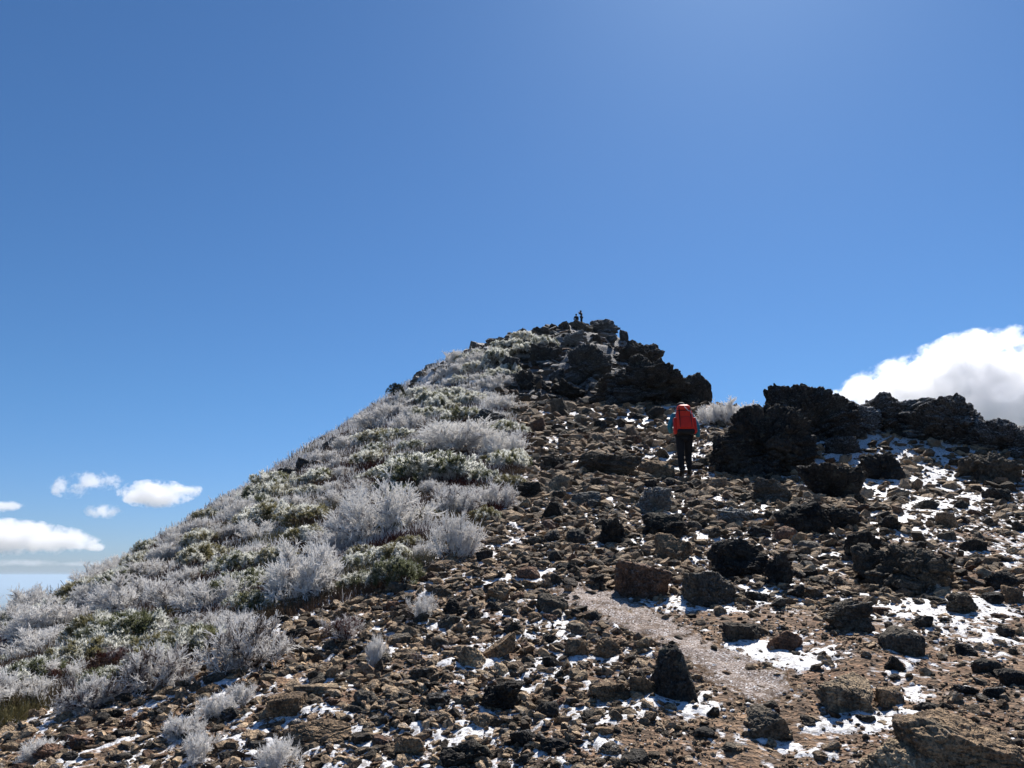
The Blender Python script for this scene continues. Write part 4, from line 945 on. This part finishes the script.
rbox('trim', (.045, -.355, .53), (.02, .02, .15), M_TRIM, lid, .006, 1, 1, rot=R(-40)); rbox('trim', (.13, -.352, .45), (.016, .02, .10), M_TRIM, bag, .005, 1, 1, rot=R(-15))
rbox('compression_strap', (0, -.348, .50), (.39, .012, .018), M_WEB, bag, .004, 1, 1)
# two people on the summit
g1 = cast(582, 326); g1[2] = CAM_Z + ray(582, 323.5)[1] * g1[1] + .1; g1[1] += .3
sp1 = joints({'l': ((-.20, .05, 1.41), (-.28, .16, 1.20), (-.08, .30, 1.52)), 'r': ((.20, .05, 1.41), (.38, .14, 1.28), (.12, .28, 1.53)),
              'leg_l': ((-.12, .03, .50), (-.15, -.02, .09), (-.16, .15, .04)), 'leg_r': ((.12, .03, .50), (.15, -.02, .09), (.16, .15, .04))}, .0)
person((g1[0], g1[1], g1[2] - .1), R(60), sp1, dict(jacket=M_NAVY, trousers=M_BLACK, boot=M_BOOT, hat=M_NAVY, hair=M_HAIR), 'person in dark clothes standing on the summit with arms raised to the face')
g2 = cast(577, 326); g2[2] = CAM_Z + ray(577, 324)[1] * g2[1] - .02; g2[1] += .2
sp2 = joints({'l': ((-.20, .16, 1.36), (-.26, .25, 1.10), (-.12, .42, 1.02)), 'r': ((.20, .16, 1.36), (.26, .25, 1.10), (.12, .42, 1.02)),
              'leg_l': ((-.15, .36, .78), (-.13, .12, .42), (-.13, .30, .37)), 'leg_r': ((.15, .36, .78), (.13, .12, .42), (.13, .30, .37))}, .10)
person((g2[0], g2[1], g2[2] - .35), R(10), sp2, dict(jacket=M_BLACK, trousers=M_BLACK, boot=M_BOOT, hat=M_BLACK, hair=M_HAIR), 'person in black crouching on the summit left of the standing person')

# ------------------------------------------------------------------ clouds
def cloud(label, blobs, dist, dens, nscale, rough=.62, cut=.0, crisp=2.2, ragged=2.6):
    pts = []; B = []
    for (px, py, rx, rz_) in blobs:
        a, b = ray(px, py); Y = dist * random.uniform(.97, 1.03); B.append((Vector((a * Y, Y, CAM_Z + b * Y)), rx * dist / F, rz_ * dist / F))
    bm = bmesh.new(); V, _ = ico(2)
    for c, r1, r2 in B:
        for v in V: bm.verts.new(c + Vector((v[0] * r1 * 1.25, v[1] * r1 * 1.25, v[2] * r2 * 1.25)))
    r = bmesh.ops.convex_hull(bm, input=bm.verts[:])
    bmesh.ops.delete(bm, geom=list({g for g in r['geom_interior'] + r['geom_unused'] if isinstance(g, bmesh.types.BMVert)}), context='VERTS')
    me = bpy.data.meshes.new('cloud'); bm.to_mesh(me); bm.free(); o = link('cloud', me); tag(o, label, 'cloud', 'clouds in the blue sky')
    m = bpy.data.materials.new('cloud_vapour'); m.use_nodes = True; nt = m.node_tree; nt.nodes.clear(); k = N(nt)
    pos = k.n('ShaderNodeNewGeometry').outputs['Position']; fld = None
    for c, r1, r2 in B:
        mp = k.n('ShaderNodeMapping', vector_type='TEXTURE'); nt.links.new(pos, mp.inputs[0]); mp.inputs['Location'].default_value = c; mp.inputs['Scale'].default_value = (r1, r1, r2)
        ln = k.n('ShaderNodeVectorMath', operation='LENGTH'); nt.links.new(mp.outputs[0], ln.inputs[0])
        f = k.math('SUBTRACT', 1.0, ln.outputs['Value'])
        fld = f if fld is None else k.math('MAXIMUM', fld, f)
    nz = k.noise(pos, nscale, 7, rough)
    e = k.math('ADD', fld, k.math('MULTIPLY', k.math('SUBTRACT', nz, .52 + cut), ragged))
    d = k.math('MULTIPLY', k.math('MULTIPLY', e, crisp, clamp=True), dens)
    pv = k.n('ShaderNodeVolumePrincipled'); nt.links.new(d, pv.inputs['Density']); pv.inputs['Color'].default_value = (.92, .92, .935, 1); pv.inputs['Anisotropy'].default_value = .45
    out = k.n('ShaderNodeOutputMaterial'); nt.links.new(pv.outputs[0], out.inputs['Volume']); m.cycles.volume_step_rate = .25
    me.materials.append(m); return o
cloud('large bright white cumulus cloud behind the right skyline', [(985, 388, 60, 48), (925, 392, 60, 34), (880, 392, 42, 16), (1045, 380, 60, 42), (990, 420, 80, 30), (955, 372, 40, 25), (900, 376, 24, 16), (936, 362, 24, 16), (972, 348, 26, 17), (1005, 342, 24, 14), (862, 391, 24, 10), (848, 395, 20, 6)], 4000, .011, .0075, .72, crisp=3.2, ragged=3.8)
cloud('broad flat white cloud low at the left edge above the horizon', [(10, 537, 45, 15), (60, 541, 32, 11), (-50, 535, 60, 16), (95, 547, 14, 4)], 12000, .005, .0045, .72, crisp=3.5, ragged=3.6)
cloud('faint pale cloud streak just above the hazy horizon at the left edge', [(25, 563, 34, 3.5), (85, 564, 26, 2.5), (120, 560, 12, 2)], 20000, .0005, .003, .7, ragged=4)
cloud('small bright puff of cloud with a tail to the right, over the left bushes', [(155, 494, 30, 12), (185, 490, 15, 6), (140, 498, 16, 6)], 9000, .008, .0060, .72, crisp=3, ragged=4.6)
cloud('ragged thin cloud puff, left of the one with a tail', [(70, 487, 20, 10), (95, 481, 24, 9), (110, 478, 10, 6)], 9000, .006, .0062, .72, cut=.05, crisp=2.2, ragged=6)
cloud('smallest round cloud puff below the ragged one', [(103, 511, 15, 7)], 9000, .006, .007, .72, ragged=4.5)
cloud('small cloud puff cut by the left edge', [(5, 506, 15, 5), (-10, 506, 18, 6)], 10000, .006, .006, .72, ragged=4)

# ------------------------------------------------------------------ air
HZ = 122000.0
bm = bmesh.new(); bmesh.ops.create_cube(bm, size=1)
for v in bm.verts: v.co = Vector((v.co.x * 2 * HZ, v.co.y * 2 * HZ, 44 if v.co.z > 0 else -1475))
me = bpy.data.meshes.new('haze'); bm.to_mesh(me); bm.free(); hz = link('haze', me); hz['kind'] = 'stuff'
m = bpy.data.materials.new('haze_air'); m.use_nodes = True; nt = m.node_tree; nt.nodes.clear()
pv = nt.nodes.new('ShaderNodeVolumePrincipled'); pv.inputs['Density'].default_value = 3.0e-5; pv.inputs['Color'].default_value = (.58, .72, .88, 1); pv.inputs['Anisotropy'].default_value = .3
out = nt.nodes.new('ShaderNodeOutputMaterial'); nt.links.new(pv.outputs[0], out.inputs['Volume']); me.materials.append(m)

# ------------------------------------------------------------------ light
SUN_EL, SUN_AZ = R(50), R(22)
w = bpy.data.worlds.new('World'); SC.world = w; w.use_nodes = True; nt = w.node_tree; nt.nodes.clear()
sky = nt.nodes.new('ShaderNodeTexSky'); sky.sky_type = 'NISHITA'; sky.sun_disc = False; sky.sun_elevation = SUN_EL; sky.sun_rotation = SUN_AZ
sky.altitude = 300; sky.air_density = 1.0; sky.dust_density = .3; sky.ozone_density = 10
bg = nt.nodes.new('ShaderNodeBackground'); bg.inputs['Strength'].default_value = .0515; out = nt.nodes.new('ShaderNodeOutputWorld')
tn = nt.nodes.new('ShaderNodeMix'); tn.data_type = 'RGBA'; tn.blend_type = 'MULTIPLY'; tn.inputs[0].default_value = 1; 
tc = nt.nodes.new('ShaderNodeTexCoord'); sx = nt.nodes.new('ShaderNodeSeparateXYZ'); nt.links.new(tc.outputs['Generated'], sx.inputs[0])
mr = nt.nodes.new('ShaderNodeMapRange'); mr.interpolation_type = 'SMOOTHSTEP'; mr.inputs['From Min'].default_value = -.02; mr.inputs['From Max'].default_value = .24; nt.links.new(sx.outputs[2], mr.inputs[0])
tm = nt.nodes.new('ShaderNodeMix'); tm.data_type = 'RGBA'; nt.links.new(mr.outputs[0], tm.inputs[0]); tm.inputs[6].default_value = (.80, .86, 1.06, 1); tm.inputs[7].default_value = (.76, .95, 1.02, 1); nt.links.new(tm.outputs[2], tn.inputs[7])
nt.links.new(sky.outputs[0], tn.inputs[6]); nt.links.new(tn.outputs[2], bg.inputs[0]); nt.links.new(bg.outputs[0], out.inputs[0])
ld = bpy.data.lights.new('sun', 'SUN'); ld.energy = 4.3; ld.angle = R(.53); ld.color = (1, .955, .89); sun = link('sun', ld)
S = Vector((math.sin(SUN_AZ) * math.cos(SUN_EL), math.cos(SUN_AZ) * math.cos(SUN_EL), math.sin(SUN_EL)))
sun.rotation_euler = S.to_track_quat('Z', 'Y').to_euler(); sun.location = (0, 0, 60)

SC.render.engine = 'CYCLES'
cy = SC.cycles
cy.use_denoising = True; cy.denoiser = 'OPENIMAGEDENOISE'; cy.max_bounces = 12; cy.diffuse_bounces = 3; cy.volume_bounces = 10; cy.use_adaptive_sampling = True; cy.adaptive_threshold = .015
cy.sample_clamp_indirect = 6
vs = SC.view_settings; vs.view_transform = 'Standard'; vs.look = 'None'; vs.exposure = 1.0; vs.gamma = 1; vs.use_curve_mapping = False
